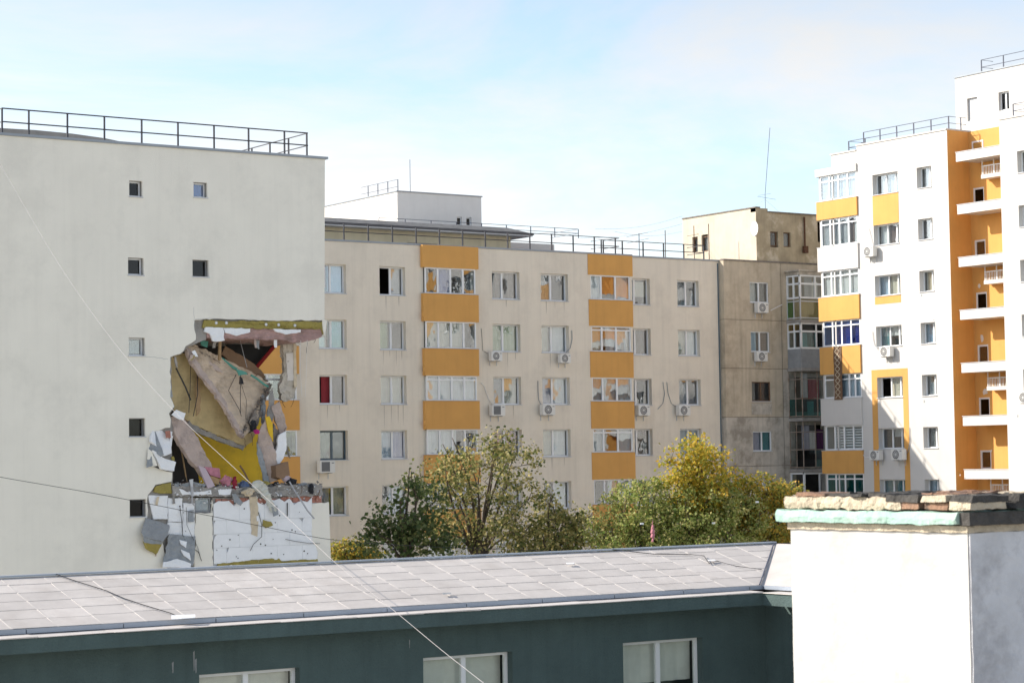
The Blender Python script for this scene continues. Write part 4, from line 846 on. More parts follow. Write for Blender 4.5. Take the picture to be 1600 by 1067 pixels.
while bx < G(503, 780).x:                                                # exposed brick course above the boards
    z0 = G(400, 787.5).z; wdt = .22
    if not (G(303, 780).x < bx + wdt / 2 < G(333, 780).x) and rnd.random() < .85:
        p = MB(); dd = YG + .05 + rnd.uniform(0, .03); p.box(bx, bx + wdt, dd, YG + .103, z0 + rnd.uniform(-.02, .02), z0 + .2 + rnd.uniform(-.03, .06)); p.build('brick', 'brick', dam)
    bx += wdt + .015
for (x0, x1, y0, y1) in ((232, 262, 774, 811), (263, 285, 778, 815), (286, 304, 786, 838), (262, 285, 816, 836), (268, 304, 839, 880)):
    plate('foam_board', [(x0, y0), (x1, y0), (x1, y1), (x0 + (8 if x0 < 240 else 0), y1)], flatA(.014 + rnd.uniform(0, .015)), .075, 'foam', dam, ragged=.6)
plate('mineral_wool', [(240, 769), (243, 760), (254, 755.5), (267, 754), (268, 770), (255, 771)], flatA(.02), .07, 'wool', dam, ragged=.6)
rg = random.Random(3)
b = MB()
for _ in range(20):
    x, y = rg.uniform(337, 486), rg.uniform(792, 872); c = G(x, y, .004); b.tube([c, c + Vector((0, .02, 0))], rg.uniform(.012, .03), 6)
for _ in range(8):
    x, y = rg.uniform(234, 300), rg.uniform(780, 830); c = G(x, y, .006); b.tube([c, c + Vector((0, .02, 0))], rg.uniform(.012, .03), 6)
tag(b.build('anchor_holes', 'hole_dark', dam), kind='stuff')
window(dam, TY(YG), 0, G(306, 790).x, G(318, 800).z, G(331, 790).x - G(306, 790).x, .5, n=1, depth=.12, sill=False, fw=.05, frame='mesh_grey', glass='glass', curtains=[(0, 1, 'pale_blue')])
plate('stain_strip', [(389, 776), (402, 775), (404, 805), (402, 838), (393, 834), (392, 800)], flatA(-.003), .012, 'cream_cloth', dam, ragged=.8)
plate('base_strip', [(412, 873), (436, 872), (440, 876), (497, 873), (498, 879), (340, 884), (341, 881)], flatA(.003), .07, 'wool', dam, ragged=.6)
# cracks in the render
def crack(pts, w=.012):
    b = MB(); P = []
    for (x0, y0), (x1, y1) in zip(pts, pts[1:]):
        for k in range(5): P.append(G(x0 + (x1 - x0) * k / 5 + jit.uniform(-.6, .6), y0 + (y1 - y0) * k / 5 + jit.uniform(-.6, .6), .004))
    b.tube(P, w * .75, 4); b.build('crack', 'mortar_grey', dam)
crack([(337, 406), (365, 402), (385, 398.5), (425, 397.5), (448, 402), (465, 404)], .007); crack([(303, 480), (303, 500), (305, 516)], .008); crack([(304, 499), (325, 498), (420, 500)], .01); crack([(228, 557), (250, 559), (266, 562)], .009); crack([(0, 663), (40, 666), (90, 664)], .006); crack([(190, 822), (197, 812), (203, 804)], .007); crack([(187, 700), (190, 690), (191, 730)], .005)
# torn foam flap left of the hole
flap = root('torn_insulation', tuple(G(250, 735, -.15)), 'torn white foam insulation curling off the wall left of the hole', 'insulation')
plate('foam_chunk', [(238, 673), (266, 672), (268, 708), (257, 712), (247, 700), (236, 689)], [(238, 673, -.02), (268, 708, -.05), (236, 689, -.16)], .1, 'foam', flap, ragged=.6)
plate('foam_chunk', [(239, 703), (250, 711), (257, 716), (275, 722), (272, 736), (252, 732)], [(239, 703, -.22), (275, 722, -.06), (252, 732, -.2)], .09, 'foam', flap, ragged=.6)
plate('shadow_grey_curl', [(243, 673), (236, 680), (231, 692), (229, 730), (238, 727), (237, 702), (250, 713), (256, 710)], [(243, 673, -.01), (229, 730, -.12), (250, 713, -.3)], .02, 'mortar_grey', flap, ragged=.6)  # torn render whose grey also paints the shadow beside the foam
plate('render_scrap', [(231, 700), (237, 705), (246, 727), (229, 731)], [(231, 700, -.06), (246, 727, -.25), (229, 731, -.08)], .02, 'gable', flap)
plate('brick', [(259, 673.5), (266, 672.5), (267, 684), (260, 684)], flatA(-.06), .05, 'brick', flap)
flap = root('torn_insulation', tuple(G(250, 866, -.1)), 'grey torn sheet with yellow wool below the small gable window, low left of the hole', 'insulation')
plate('mortar_sheet', [(228, 809), (245, 813), (265, 820), (262, 836), (255, 846), (225, 838), (221, 831)], [(228, 809, -.04), (265, 820, -.1), (225, 838, -.3)], .03, 'mesh_grey', flap, ragged=.6)
plate('wool_edge', [(225, 847), (255, 845), (250, 856), (244, 866), (229, 858)], [(225, 847, -.28), (255, 845, -.22), (244, 866, -.1)], .08, 'wool', flap, ragged=.6)
plate('render_scrap', [(225, 838), (255, 846), (253, 850), (226, 848)], [(225, 838, -.3), (255, 846, -.24), (226, 848, -.29)], .03, 'mortar_grey', flap)
flap = root('torn_insulation', tuple(G(280, 885, -.1)), 'grey torn render sheet with white foam scraps just above the school roof', 'insulation')
plate('mortar_sheet', [(264, 834), (285, 836), (305, 838), (304, 870), (302, 884), (254, 884), (259, 862)], [(264, 834, -.03), (305, 838, -.05), (254, 884, -.2)], .03, 'mortar_grey', flap, ragged=.8)
for pl in ([(281, 843), (292, 846), (291, 855), (283, 850)], [(283, 858), (296, 864), (298, 875), (288, 868)], [(256, 878), (277, 873), (299, 880), (298, 886), (254, 886)]): plate('foam_scrap', pl, [(264, 834, -.08), (305, 838, -.1), (254, 884, -.27)], .04, 'foam', flap, ragged=.6)

# collapsed slabs
plate('fallen_slab', [(292, 540), (303, 538), (350, 560), (385, 577), (421, 598), (417, 610), (404, 648), (396, 668), (381, 683), (376, 678), (345, 620), (318, 585), (300, 560)], [(292, 540, .35), (420, 600, 1.5), (381, 683, .15)], .16, 'slab_tan', label='large tan concrete slab hanging diagonally in the blast hole', cat='slab', ragged=1.4)
plate('slab_edge_strip', [(291, 543), (295, 545), (319, 581), (348, 621), (379, 674), (382, 684), (377, 682), (345, 627), (316, 589), (298, 563)], [(292, 540, .30), (420, 600, 1.45), (381, 683, .10)], .12, 'slab_pink', label='broken light edge along the lower left side of the hanging tan slab', cat='slab', ragged=1.3)
plate('slab_edge_strip', [(421, 598), (423, 604), (410, 645), (400, 668), (392, 676), (398, 660), (408, 632), (416, 608)], [(292, 540, .30), (420, 600, 1.45), (381, 683, .10)], .1, 'broken_edge', label='dark crumbled right edge of the hanging tan slab', cat='slab', ragged=1.5)
plate('fallen_slab', [(267, 557), (281, 552), (300, 552), (345, 620), (378, 676), (400, 672), (394, 691), (383, 697), (340, 680), (303, 664), (272, 640), (266, 620)], [(267, 557, .7), (394, 691, 1.0), (303, 664, .9)], .14, 'olive_paint', label='olive-painted fallen ceiling panel behind the hanging tan slab', cat='slab', ragged=1.1)
plate('fallen_slab', [(296, 656), (303, 664), (340, 681), (383, 697.5), (380, 703), (338, 688), (300, 671), (292, 662)], [(296, 656, .85), (380, 703, .95), (338, 681, .9)], .12, 'concrete', label='grey broken lower edge of the olive ceiling panel', cat='slab', ragged=.6)
plate('fallen_slab', [(267, 651), (283, 645), (292, 660), (312, 690), (322, 712), (332, 730), (330, 745), (318, 742), (300, 722), (282, 695), (272, 672)], [(267, 651, .15), (332, 730, .5), (300, 722, .1)], .16, 'slab_pink', label='pinkish grey slab leaning down the left side of the hole', cat='slab', ragged=1.4)
plate('fallen_slab', [(268, 672), (281, 697), (299, 723), (310, 742), (312, 758), (270, 756), (269, 720)], [(268, 672, .9), (310, 742, 1.2), (270, 756, 1.0)], .1, 'interior_dark', label='dark sheet painting in the shade of the recess under the leaning pinkish slab', cat='slab')  # dark sheet that puts the shade of the recess into colour
plate('concrete_fragment', [(404, 676), (416, 652), (421, 668), (428, 700), (434, 728), (433, 750), (421, 753), (410, 712), (402, 694)], [(404, 676, .35), (434, 728, .2), (421, 753, .3)], .1, 'slab_pink', label='pale wall panel strip standing right of the yellow wall', cat='fragment', ragged=1.3)
plate('concrete_fragment', [(401, 690), (408, 702), (421, 753), (413, 755), (404, 722)], [(401, 690, .28), (421, 753, .2), (404, 722, .3)], .1, 'mortar_grey', label='dark grey broken edge strip beside the yellow wall', cat='fragment', ragged=.7)
plate('concrete_fragment', [(424, 634), (437, 627), (444, 648), (448, 668), (446, 682), (437, 678), (429, 655)], [(424, 634, .6), (448, 668, .5), (429, 655, .6)], .1, 'slab_pink', label='upper right torn wall panel below the hanging column', cat='fragment', ragged=1.3)
plate('concrete_fragment', [(436, 680), (447, 674), (448, 700), (443, 716), (434, 728), (430, 708)], [(436, 680, .35), (447, 674, .4), (434, 728, .3)], .08, 'foam', label='white foam panel hanging at the right of the hole', cat='fragment', ragged=1.3)
plate('concrete_fragment', [(422, 612), (427, 606), (430, 640), (424, 668), (417, 650)], [(422, 612, .7), (430, 640, .6), (417, 650, .7)], .1, 'concrete', label='grey vertical fragment at the tip of the hanging slab', cat='fragment', ragged=.8)
plate('concrete_fragment', [(415, 652), (421, 650), (426, 662), (427, 690), (420, 676)], [(415, 652, .2), (426, 662, .2), (420, 676, .2)], .05, 'yellow_paint', label='small yellow strip on the broken right panel', cat='fragment')
plate('concrete_fragment', [(428, 662), (438, 680), (433, 700), (427, 705), (424, 690)], [(428, 662, .5), (438, 680, .5), (427, 705, .5)], .08, 'broken_edge', label='brown broken filler between the right-hand wall panels', cat='fragment', ragged=.8)
col = root('hanging_column', tuple(G(452, 628, 1.4)), 'torn concrete column remnant hanging under the upper slab', 'column')
plate('column_core', [(441, 533), (463, 535), (463, 560), (464, 600), (459, 622), (447, 628), (439, 624), (437, 604), (444, 580), (443, 556)], flatA(1.2), .2, 'old_concrete_low', col, ragged=1.0)
plate('plaster_face', [(447, 552), (459, 551), (460, 594), (449.5, 595)], flatA(1.17), .02, 'pale_wall', col, ragged=.4)
plate('torn_edge', [(458.5, 536), (463, 537), (464, 604), (460, 606), (459, 570)], flatA(1.15), .04, 'cream_cloth', col, ragged=.8)
plate('void_shade_sheet', [(349, 531), (433, 535), (400, 575), (384, 568), (362, 556)], flatA(3.2), .05, 'hole_dark', label='near-black sheet painting in the shade of the void under the top slab', cat='fragment')  # near-black colour stands for the shade of the upper void
b = MB(); b.tube([G(431, 538, 3.0), G(399, 576, 3.0)], .09, 4); tag(b.build('red_beam', 'red_paint', origin=base_of(b)), 'dark red beam slanting across the dark upper void', 'beam')
b = MB(); b.tube([G(424, 533, 3.05), G(431, 541, 3.0)], .08, 4); tag(b.build('red_beam', 'red_paint', origin=base_of(b)), 'short red stub at the top of the slanting beam', 'beam')
b = MB(); b.tube([G(343.5, 531, .5), G(343, 563, .5)], .06, 6); tag(b.build('wood_post', 'wood', origin=base_of(b)), 'light wooden prop between slab and ceiling at the hole top', 'post')
plate('rubble_board', [(352, 540), (385, 560), (408, 578), (420, 596), (400, 590), (366, 570), (346, 553)], [(352, 540, 1.6), (420, 596, 1.9), (346, 553, 1.5)], .05, 'cardboard', label='brown debris board lying on top of the hanging slab', cat='board', ragged=.8)
plate('rubble_board', [(312, 530), (326, 533), (324, 543), (315, 540)], flatA(.6), .05, 'teal_cloth', label='dark teal scrap under the torn top left corner', cat='cloth', ragged=.8)
plate('white_shelf', [(413, 590.5), (438, 591.5), (440, 594), (416, 593.5)], flatA(1.6), .25, 'sill', label='thin white shelf sticking out before the orange bay', cat='shelf')
def ribbon(pts, d, r, mat, name, label, cat, n=4):
    b = MB(); b.tube([G(x, y, dd) for (x, y), dd in zip(pts, d if isinstance(d, (list, tuple)) else [d] * len(pts))], r, n); tag(b.build(name, mat, origin=base_of(b)), label, cat)
ribbon([(346, 560), (356, 568), (364, 574), (370, 577)], .95, .06, 'teal_cloth', 'cloth_strip', 'green cloth strip on the upper edge of the hanging slab', 'cloth')
plate('cloth_strip', [(369, 577), (385, 581), (387, 585), (374, 587)], flatA(.5), .04, 'teal_cloth', label='mint cloth patch caught on the hanging slab edge', cat='cloth', ragged=.8)
ribbon([(392, 586), (402, 592), (412, 600), (419, 604)], .9, .045, 'teal_cloth', 'cloth_strip', 'thin mint strip near the right tip of the hanging slab', 'cloth')
plate('cloth_scrap', [(375, 588), (379, 591), (381, 600), (374, 600)], flatA(.35), .03, 'black_cloth', label='small black cloth hanging on the tan slab face', cat='cloth')
def cable_run(pts, d, label, mat='wire', r=.012): ribbon(pts, d, r, mat, 'loose_cable', label, 'cable')
cable_run([(376, 586), (375.5, 620), (376, 645)], .3, 'dark cable hanging down the tan slab face'); cable_run([(369, 585), (357, 610), (374, 640), (377, 650)], .33, 'looping dark cable on the tan slab'); cable_run([(377, 600), (385, 625), (384, 655)], .3, 'right-hand dark cable on the tan slab', r=.009)
cable_run([(298, 565), (297, 610), (295, 645)], .5, 'vertical dark cable left in the hole'); cable_run([(308, 575), (309, 615), (302, 650)], .5, 'second vertical dark cable left in the hole', r=.015); cable_run([(275, 575), (290, 605), (298, 625)], .55, 'dark conduit on the olive panel', r=.03)
cable_run([(375, 531), (381, 555), (386, 574)], 1.0, 'thin grey wire hanging across the dark void', 'steel_bar', .01); cable_run([(281, 690), (287, 720), (293, 757)], .35, 'thin strip hanging before the dark recess', 'wood', .015); cable_run([(272, 665), (283, 705), (290, 745)], .4, 'second thin strip hanging before the dark recess', 'wood', .012)
cable_run([(470, 532), (469, 580), (472, 620)], -.05, 'thin pale wire hanging right of the column', 'wire_white', .008); cable_run([(480, 531), (479, 570), (477, 620)], -.04, 'thinner pale wire hanging beside the beige facade', 'wire_white', .006)
cable_run([(300, 760), (300, 785), (304, 790)], -.1, 'thin grey pipe standing on the lower broken edge', 'steel_bar', .03); cable_run([(281, 790), (284, 815), (285, 835), (292, 850), (310, 862), (315, 876)], -.05, 'black cable dangling over the left foam boards', r=.012); cable_run([(291, 792), (292, 820), (300, 838), (309, 855), (314, 874)], -.06, 'second black cable dangling over the left foam boards', r=.008)
cable_run([(404, 800), (409, 820), (409, 838), (396, 850), (391, 860)], -.05, 'black cable dangling over the middle foam boards'); cable_run([(446, 842), (460, 845), (480, 848), (500, 849)], -.05, 'black cable lying along the right foam boards'); cable_run([(449, 785), (449, 806)], -.03, 'short black cable end on the right foam boards', r=.02)
cable_run([(452, 752), (460, 766), (472, 784), (480, 797), (491, 810)], [-.1, -.2, -.3, -.35, -.35], 'bent metal rod leaning off the lower broken edge', 'steel_bar', .03)
ribbon([(375, 727), (382, 738), (389, 752)], .1, .035, 'wood_brown', 'timber', 'dark timber stick leaning by the yellow wall', 'timber')
tr_ = random.Random(41)
for i in range(26):
    x, y, d = tr_.choice([(tr_.uniform(400, 448), tr_.uniform(615, 735), tr_.uniform(.1, .9)), (tr_.uniform(266, 300), tr_.uniform(545, 560), .1), (tr_.uniform(330, 500), tr_.uniform(526, 533), tr_.uniform(.1, .5)), (tr_.uniform(262, 272), tr_.uniform(600, 750), .05), (tr_.uniform(300, 420), tr_.uniform(748, 762), tr_.uniform(-.1, .3)), (tr_.uniform(235, 300), tr_.uniform(770, 860), -.05)])
    w, h = tr_.uniform(2, 6), tr_.uniform(6, 20); sk = tr_.uniform(-5, 5)
    plate('torn_strip', [(x, y), (x + w, y + tr_.uniform(-2, 2)), (x + w * .8 + sk, y + h), (x + sk, y + h * tr_.uniform(.8, 1.1))], flatA(d), .03, tr_.choice(['foam', 'slab_pink', 'concrete', 'broken_edge', 'mortar_grey', 'wool', 'cream_cloth', 'gable']), dam, ragged=.9)
rr_ = random.Random(17)
for i, (x, y, d) in enumerate(((272, 560, .3), (268, 600, .3), (300, 540, .4), (330, 556, .8), (360, 572, 1.0), (398, 588, 1.3), (420, 603, 1.4), (414, 620, 1.2), (405, 648, .8), (392, 676, .3), (381, 684, .2), (436, 628, .6), (447, 668, .5), (440, 622, 1.3), (460, 620, 1.3), (455, 532, .3), (480, 533, .2), (498, 528, .1), (296, 752, 0), (345, 757, .0), (412, 752, .1), (470, 757, .0), (500, 765, -.05), (280, 757, .0))):
    P = [G(x, y, d)]; dr = Vector((rr_.uniform(-.6, .6), rr_.uniform(-.5, .1), rr_.uniform(-1, .6)))
    for k in range(5): dr += Vector((rr_.uniform(-.5, .5), rr_.uniform(-.3, .3), rr_.uniform(-.6, .3))); P.append(P[-1] + dr.normalized() * rr_.uniform(.05, .13))
    b = MB(); b.tube(P, .009, 4); b.build('rebar', 'rust', dam)
# things lying on the lower floor
lr = random.Random(9)
def lump(x, y, d, rx, ry, rz, mat, name, label, cat):
    b = MB(); c = G(x, y, d); nu, nv = 12, 7; ids = []
    for j in range(nv + 1):
        th = math.pi * j / nv; row = []
        for i in range(nu):
            ph = 2 * math.pi * i / nu; k = 1 + lr.uniform(-.35, .2)
            row.append(b.pts([c + Vector((rx * k * math.sin(th) * math.cos(ph), ry * k * math.sin(th) * math.sin(ph), rz * k * math.cos(th)))])[0])
        ids.append(row)
    for j in range(nv):
        for i in range(nu): b.f.append((ids[j][i], ids[j][(i + 1) % nu], ids[j + 1][(i + 1) % nu], ids[j + 1][i]))
    tag(roughen(b.build(name, mat, origin=tuple(c - Vector((0, 0, rz)))), .06, .04, 6.0), label, cat)
lump(353, 752, .15, .24, .15, .2, 'pink_cloth', 'cloth_bundle', 'crumpled pink cloth on the lower broken floor', 'cloth')
lump(366, 755, .05, .12, .12, .24, 'crimson_cloth', 'cloth_bundle', 'dark red cloth on the lower broken floor', 'cloth')
lump(380, 758, .1, .22, .15, .14, 'blue_cloth', 'cloth_bundle', 'blue grey cloth heap on the lower broken floor', 'cloth')
lump(388, 768, -.12, .25, .12, .14, 'cream_cloth', 'cloth_bundle', 'cream cloth bundle slumped over the lower floor edge', 'cloth')
lump(401, 674, .1, .1, .1, .07, 'magenta_cloth', 'cloth_bundle', 'small magenta cloth stuck under the hanging slab', 'cloth')
lump(455, 752, .05, .24, .15, .1, 'black_cloth', 'cloth_bundle', 'black cloth on the lower floor near the cardboard box', 'cloth')
lump(431, 756, .05, .14, .1, .07, 'black_cloth', 'cloth_bundle', 'small black cloth left of the bent metal rod', 'cloth')
lump(486, 763, -.1, .12, .08, .17, 'black_cloth', 'cloth_bundle', 'black cloth draped over the right end of the floor edge', 'cloth')
lump(446, 747, .1, .18, .12, .1, 'lilac_board', 'cloth_bundle', 'pale lilac cloth under the cardboard box', 'cloth')
lump(395, 663, .35, .16, .12, .22, 'black_cloth', 'cloth_bundle', 'dark debris clump at the tip of the hanging slab', 'debris')
lump(411, 640, .9, .1, .1, .5, 'mortar_grey', 'rubble_lump', 'grey crumbled mass squeezed beside the hanging slab', 'rubble')
plate('board', [(310, 727), (321, 731), (336, 759), (325, 763)], [(310, 727, .1), (336, 759, -.02), (325, 763, -.05)], .08, 'lilac_board', label='lilac board leaning on the lower floor edge', cat='board')
plate('board', [(320, 729), (343, 731.5), (345, 747), (329, 742)], [(320, 729, .25), (345, 747, .3), (329, 742, .22)], .05, 'pink_cloth', label='pale pink board standing behind the lilac board', cat='board')
plate('box', [(328, 743), (343, 748), (342, 757), (331, 755)], flatA(.1), .3, 'wood', label='broken wooden box on the lower floor', cat='box')
plate('cardboard_box', [(431, 727), (450, 721), (453, 742), (440, 748), (432, 745)], [(431, 727, .0), (450, 721, .1), (440, 748, .0)], .35, 'cardboard', label='brown cardboard box on the right of the lower floor', cat='box')
plate('plastic_sheet', [(394, 754), (405, 750), (415, 756), (424, 776), (431, 797), (430, 805), (422, 797), (414, 783), (404, 772), (394, 766)], [(394, 754, -.1), (424, 776, -.25), (422, 797, -.12)], .02, 'plastic_sheet', label='crumpled translucent sheet hanging over the lower floor edge', cat='sheet', ragged=1.2)
plate('metal_flashing', [(362, 772), (368, 771), (380, 785), (376, 789), (366, 784)], flatA(-.12), .02, 'mortar_grey', label='grey bent flashing hanging over the brick course', cat='flashing', ragged=.6)
plate('mortar_patch', [(294, 798), (303, 796), (303, 814), (294, 815)], flatA(-.04), .03, 'mortar_grey', label='grey electric box hanging on left foam boards', cat='box')
for i, (pl, d, mt, lb) in enumerate((([(272, 757), (300, 752), (322, 757), (318, 764), (280, 766)], .0, 'mortar_grey', 'grey twisted sheet at the left end of the lower floor'), ([(280, 764), (300, 768), (330, 766), (331, 772), (285, 773)], -.06, 'foam', 'pale plaster crust along the left floor edge'),
        ([(340, 765), (362, 764), (360, 772), (342, 773)], -.06, 'foam', 'white crust piece in the middle of the floor edge'), ([(296, 749), (302, 748), (303, 775), (299, 775)], -.1, 'sill', 'upright grey metal strip on the left floor edge'), ([(404, 752), (412, 751), (424, 754), (418, 757)], .0, 'wool', 'flat yellow scrap behind the translucent sheet'),
        ([(465, 756), (480, 754), (482, 757), (468, 760)], .05, 'mortar_grey', 'small grey slab scrap on the right floor edge'), ([(276, 640), (290, 646), (287, 656), (275, 652), (268, 648)], -.05, 'foam', 'white foam lump at the top of the leaning pinkish slab'), ([(424, 792), (433, 790), (435, 803), (428, 806)], -.2, 'mortar_grey', 'grey sheet end dangling over the foam boards'),
        ([(412, 812), (424, 815), (427, 820), (416, 824), (410, 820)], -.04, 'wool', 'greenish scrap stuck on the foam boards'), ([(401, 806), (408, 804), (408, 812), (402, 814)], -.03, 'foam', 'small loose white scrap on the stained board'), ([(398, 640), (404, 648), (396, 668), (389, 660)], .3, 'broken_edge', 'crumbled dark lump on the right side of the tan slab'),
        ([(320, 563), (338, 570), (352, 584), (340, 580), (326, 572)], .55, 'slab_pink', 'lighter torn patch at the top of the tan slab'), ([(306, 590), (312, 586), (314, 640), (307, 650)], .55, 'wood', 'thin plank standing in front of the olive panel'))):
    plate('debris_piece', pl, flatA(d), .04, mt, label=lb, cat='debris', ragged=1.0)
b = MB()
for _ in range(260):
    x = lr.uniform(270, 503); c = G(x, lr.gauss(769, 7), lr.uniform(-.09, .1)); s = lr.uniform(.02, .07)
    q = [c + Vector((lr.uniform(-1, 1), lr.uniform(-1, 1), lr.uniform(-.6, .6))) * s for _ in range(5)]; i = b.pts(q)
    for f in ((0, 1, 2), (0, 2, 3), (0, 3, 1), (1, 2, 4), (2, 3, 4), (3, 1, 4)): b.f.append(tuple(i[k] for k in f))
tag(b.build('rubble', 'foam'), 'white foam crumbs scattered along the lower broken floor', 'rubble', kind='stuff')
b = MB()
for _ in range(420):
    x = lr.uniform(270, 503); c = G(x, lr.gauss(760, 3.5) if lr.random() < .8 else lr.uniform(748, 774), lr.uniform(-.06, .5)); s = lr.uniform(.02, .085)
    q = [c + Vector((lr.uniform(-1, 1), lr.uniform(-1, 1), lr.uniform(-.6, .6))) * s for _ in range(5)]
    i = b.pts(q)
    for f in ((0, 1, 2), (0, 2, 3), (0, 3, 1), (1, 2, 4), (2, 3, 4), (3, 1, 4)): b.f.append(tuple(i[k] for k in f))
tag(b.build('rubble', 'concrete'), 'small grey concrete rubble along the lower broken floor', 'rubble', kind='stuff')
b = MB()
for _ in range(60):
    t = lr.random(); x = 300 + 112 * t; y = 543 + 58 * t + lr.gauss(0, 1.5); c = G(x, y, .4 + 1.1 * t); s = lr.uniform(.03, .08); q = [c + Vector((lr.uniform(-1, 1), lr.uniform(-1, 1), lr.uniform(-.6, .6))) * s for _ in range(5)]; i = b.pts(q)
    for f in ((0, 1, 2), (0, 2, 3), (0, 3, 1), (1, 2, 4), (2, 3, 4), (3, 1, 4)): b.f.append(tuple(i[k] for k in f))
for _ in range(160):
    t = lr.random(); x = 421 - 45 * t + lr.gauss(0, 2); y = 600 + 82 * t + lr.gauss(0, 2); c = G(x, y, 1.2 - 1.1 * t); s = lr.uniform(.03, .09); q = [c + Vector((lr.uniform(-1, 1), lr.uniform(-1, 1), lr.uniform(-.6, .6))) * s for _ in range(5)]; i = b.pts(q)
    for f in ((0, 1, 2), (0, 2, 3), (0, 3, 1), (1, 2, 4), (2, 3, 4), (3, 1, 4)): b.f.append(tuple(i[k] for k in f))
tag(b.build('rubble', 'broken_edge'), 'dark rubble along the edges of the hanging tan slab', 'rubble', kind='stuff')

# ------------------------------------------------------------------ green school building in front
YS, XW = 32.0, 27.72
sch = root('green_school_building', (18, YS, 0), 'low dark green building with pale sheet roof in the foreground', 'building')
sw = [(7.3, 9.1), (11.55, 13.4), (15.77, 17.6), (20.0, 21.85), (24.29, 26.15)]
ztop = 9.15
b = MB(); wall(b, TY(YS), 0, XW, 0, 9.93, [(a, c, ztop - 1.95, ztop) for a, c in sw] + [(a, c, ztop - 5.2, ztop - 3.3) for a, c in sw], .24)
wall(b, TX(XW), -YS, -18, 0, 9.93, [(-24.5, -22.7, ztop - 1.95, ztop)], .24); b.build('wall', 'green_wall', sch)
b = MB(); b.quad((0, YS, 0), (0, 38.2, 0), (0, 38.2, 9.9), (0, YS, 9.9)); b.quad((0, 38.2, 0), (36, 38.2, 0), (36, 38.2, 9.9), (0, 38.2, 9.9)); b.quad((36, 18, 0), (36, 38.2, 0), (36, 38.2, 9.9), (36, 18, 9.9)); b.quad((XW, 18, 0), (36, 18, 0), (36, 18, 9.9), (XW, 18, 9.9)); b.build('rear_wall', 'green_wall', sch)
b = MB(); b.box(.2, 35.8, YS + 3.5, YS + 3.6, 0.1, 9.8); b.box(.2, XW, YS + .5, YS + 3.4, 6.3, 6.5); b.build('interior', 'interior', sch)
for i, (a, c) in enumerate(sw):
    window(sch, TY(YS), 0, a, ztop - 1.95, c - a, 1.95, n=2, depth=.16, bottom=1.05, fw=.06, sill=True, curtains=[(0.02, .98, 'white', (.58 - .1 * (i % 2), 1)), (0.03, .6, 'green', (0, .5))], glass='glass_school')  # pale and green sheets stand for reflections in the panes, painted as curtains
# cornice: fascia, ledge sheets, raised roof edge
FY = 31.42
b = MB(); b.box(0, XW - .55, FY, YS - .003, 9.72, 9.942); b.box(XW - .57 + .002, XW - .003, 18, YS - .55, 9.72, 9.942); b.build('fascia', 'green_wall', sch)
x = 0.0
lrn = random.Random(4)
while x < XW - .6:
    x1 = min(x + lrn.uniform(1.0, 1.5), XW - .57); p = MB(); dz = lrn.uniform(0, .012)
    p.hexa([(x + .006, FY - .03, 9.945 + dz), (x1 - .006, FY - .03, 9.945 + lrn.uniform(0, .012)), (x1 - .006, YS + .05, 9.965 + dz), (x + .006, YS + .05, 9.965), (x + .006, FY - .03, 9.955 + dz), (x1 - .006, FY - .03, 9.962 + dz), (x1 - .006, YS + .05, 9.977 + dz), (x + .006, YS + .05, 9.977 + dz)])
    p.build('ledge_sheet', 'roof_sheet', sch); x = x1
for j in range(10):
    y0, y1 = 18 + 1.34 * j, 18 + 1.34 * (j + 1) - .012; p = MB(); p.box(XW - .6, XW + .05, y0, y1, 9.947, 9.96); p.build('ledge_sheet', 'roof_sheet', sch)
EY, EZ, RY, RZ = 31.86, 10.06, 34.3, 10.72
sl = (RZ - EZ) / (RY - EY); VX = 27.55                                    # valley starts at (VX, EY)
b = MB()
x = 0.0
while x < VX: b.box(x, min(x + 1.6, VX) - .015, EY - .03, EY + .05, EZ - .075, EZ - .004); x += 1.6
b.box(VX - .03, VX + .05, 18, EY - .05, EZ - .075, EZ - .004); b.build('roof_edge', 'roof_edge', sch)
def clip(poly, fn):
    o = []
    for p, q in zip(poly, poly[1:] + poly[:1]):
        a, c = fn(p), fn(q)
        if a >= 0: o.append(p)
        if a * c < 0: t = a / (a - c); o.append((p[0] + (q[0] - p[0]) * t, p[1] + (q[1] - p[1]) * t))
    return o
roof = MB(); roof.quad((0, EY, EZ - .01), (VX, EY, EZ - .01), (VX + RY - EY, RY, RZ - .01), (0, RY, RZ - .01)); roof.quad((0, RY, RZ - .01), (34, RY, RZ - .01), (34, 38.5, 9.7), (0, 38.5, 9.7))
roof.quad((VX, 18, EZ - .01), (VX + RY - EY, 18, RZ - .01), (VX + RY - EY, RY, RZ - .01), (VX, EY, EZ - .01)); roof.quad((VX + RY - EY, 18, RZ - .01), (36.5, 18, 9.7), (36.5, RY, 9.7), (VX + RY - EY, RY, RZ - .01))
rf = roof.build('roof', 'roof_sheet', sch)
CW, NR = 0.74, 6
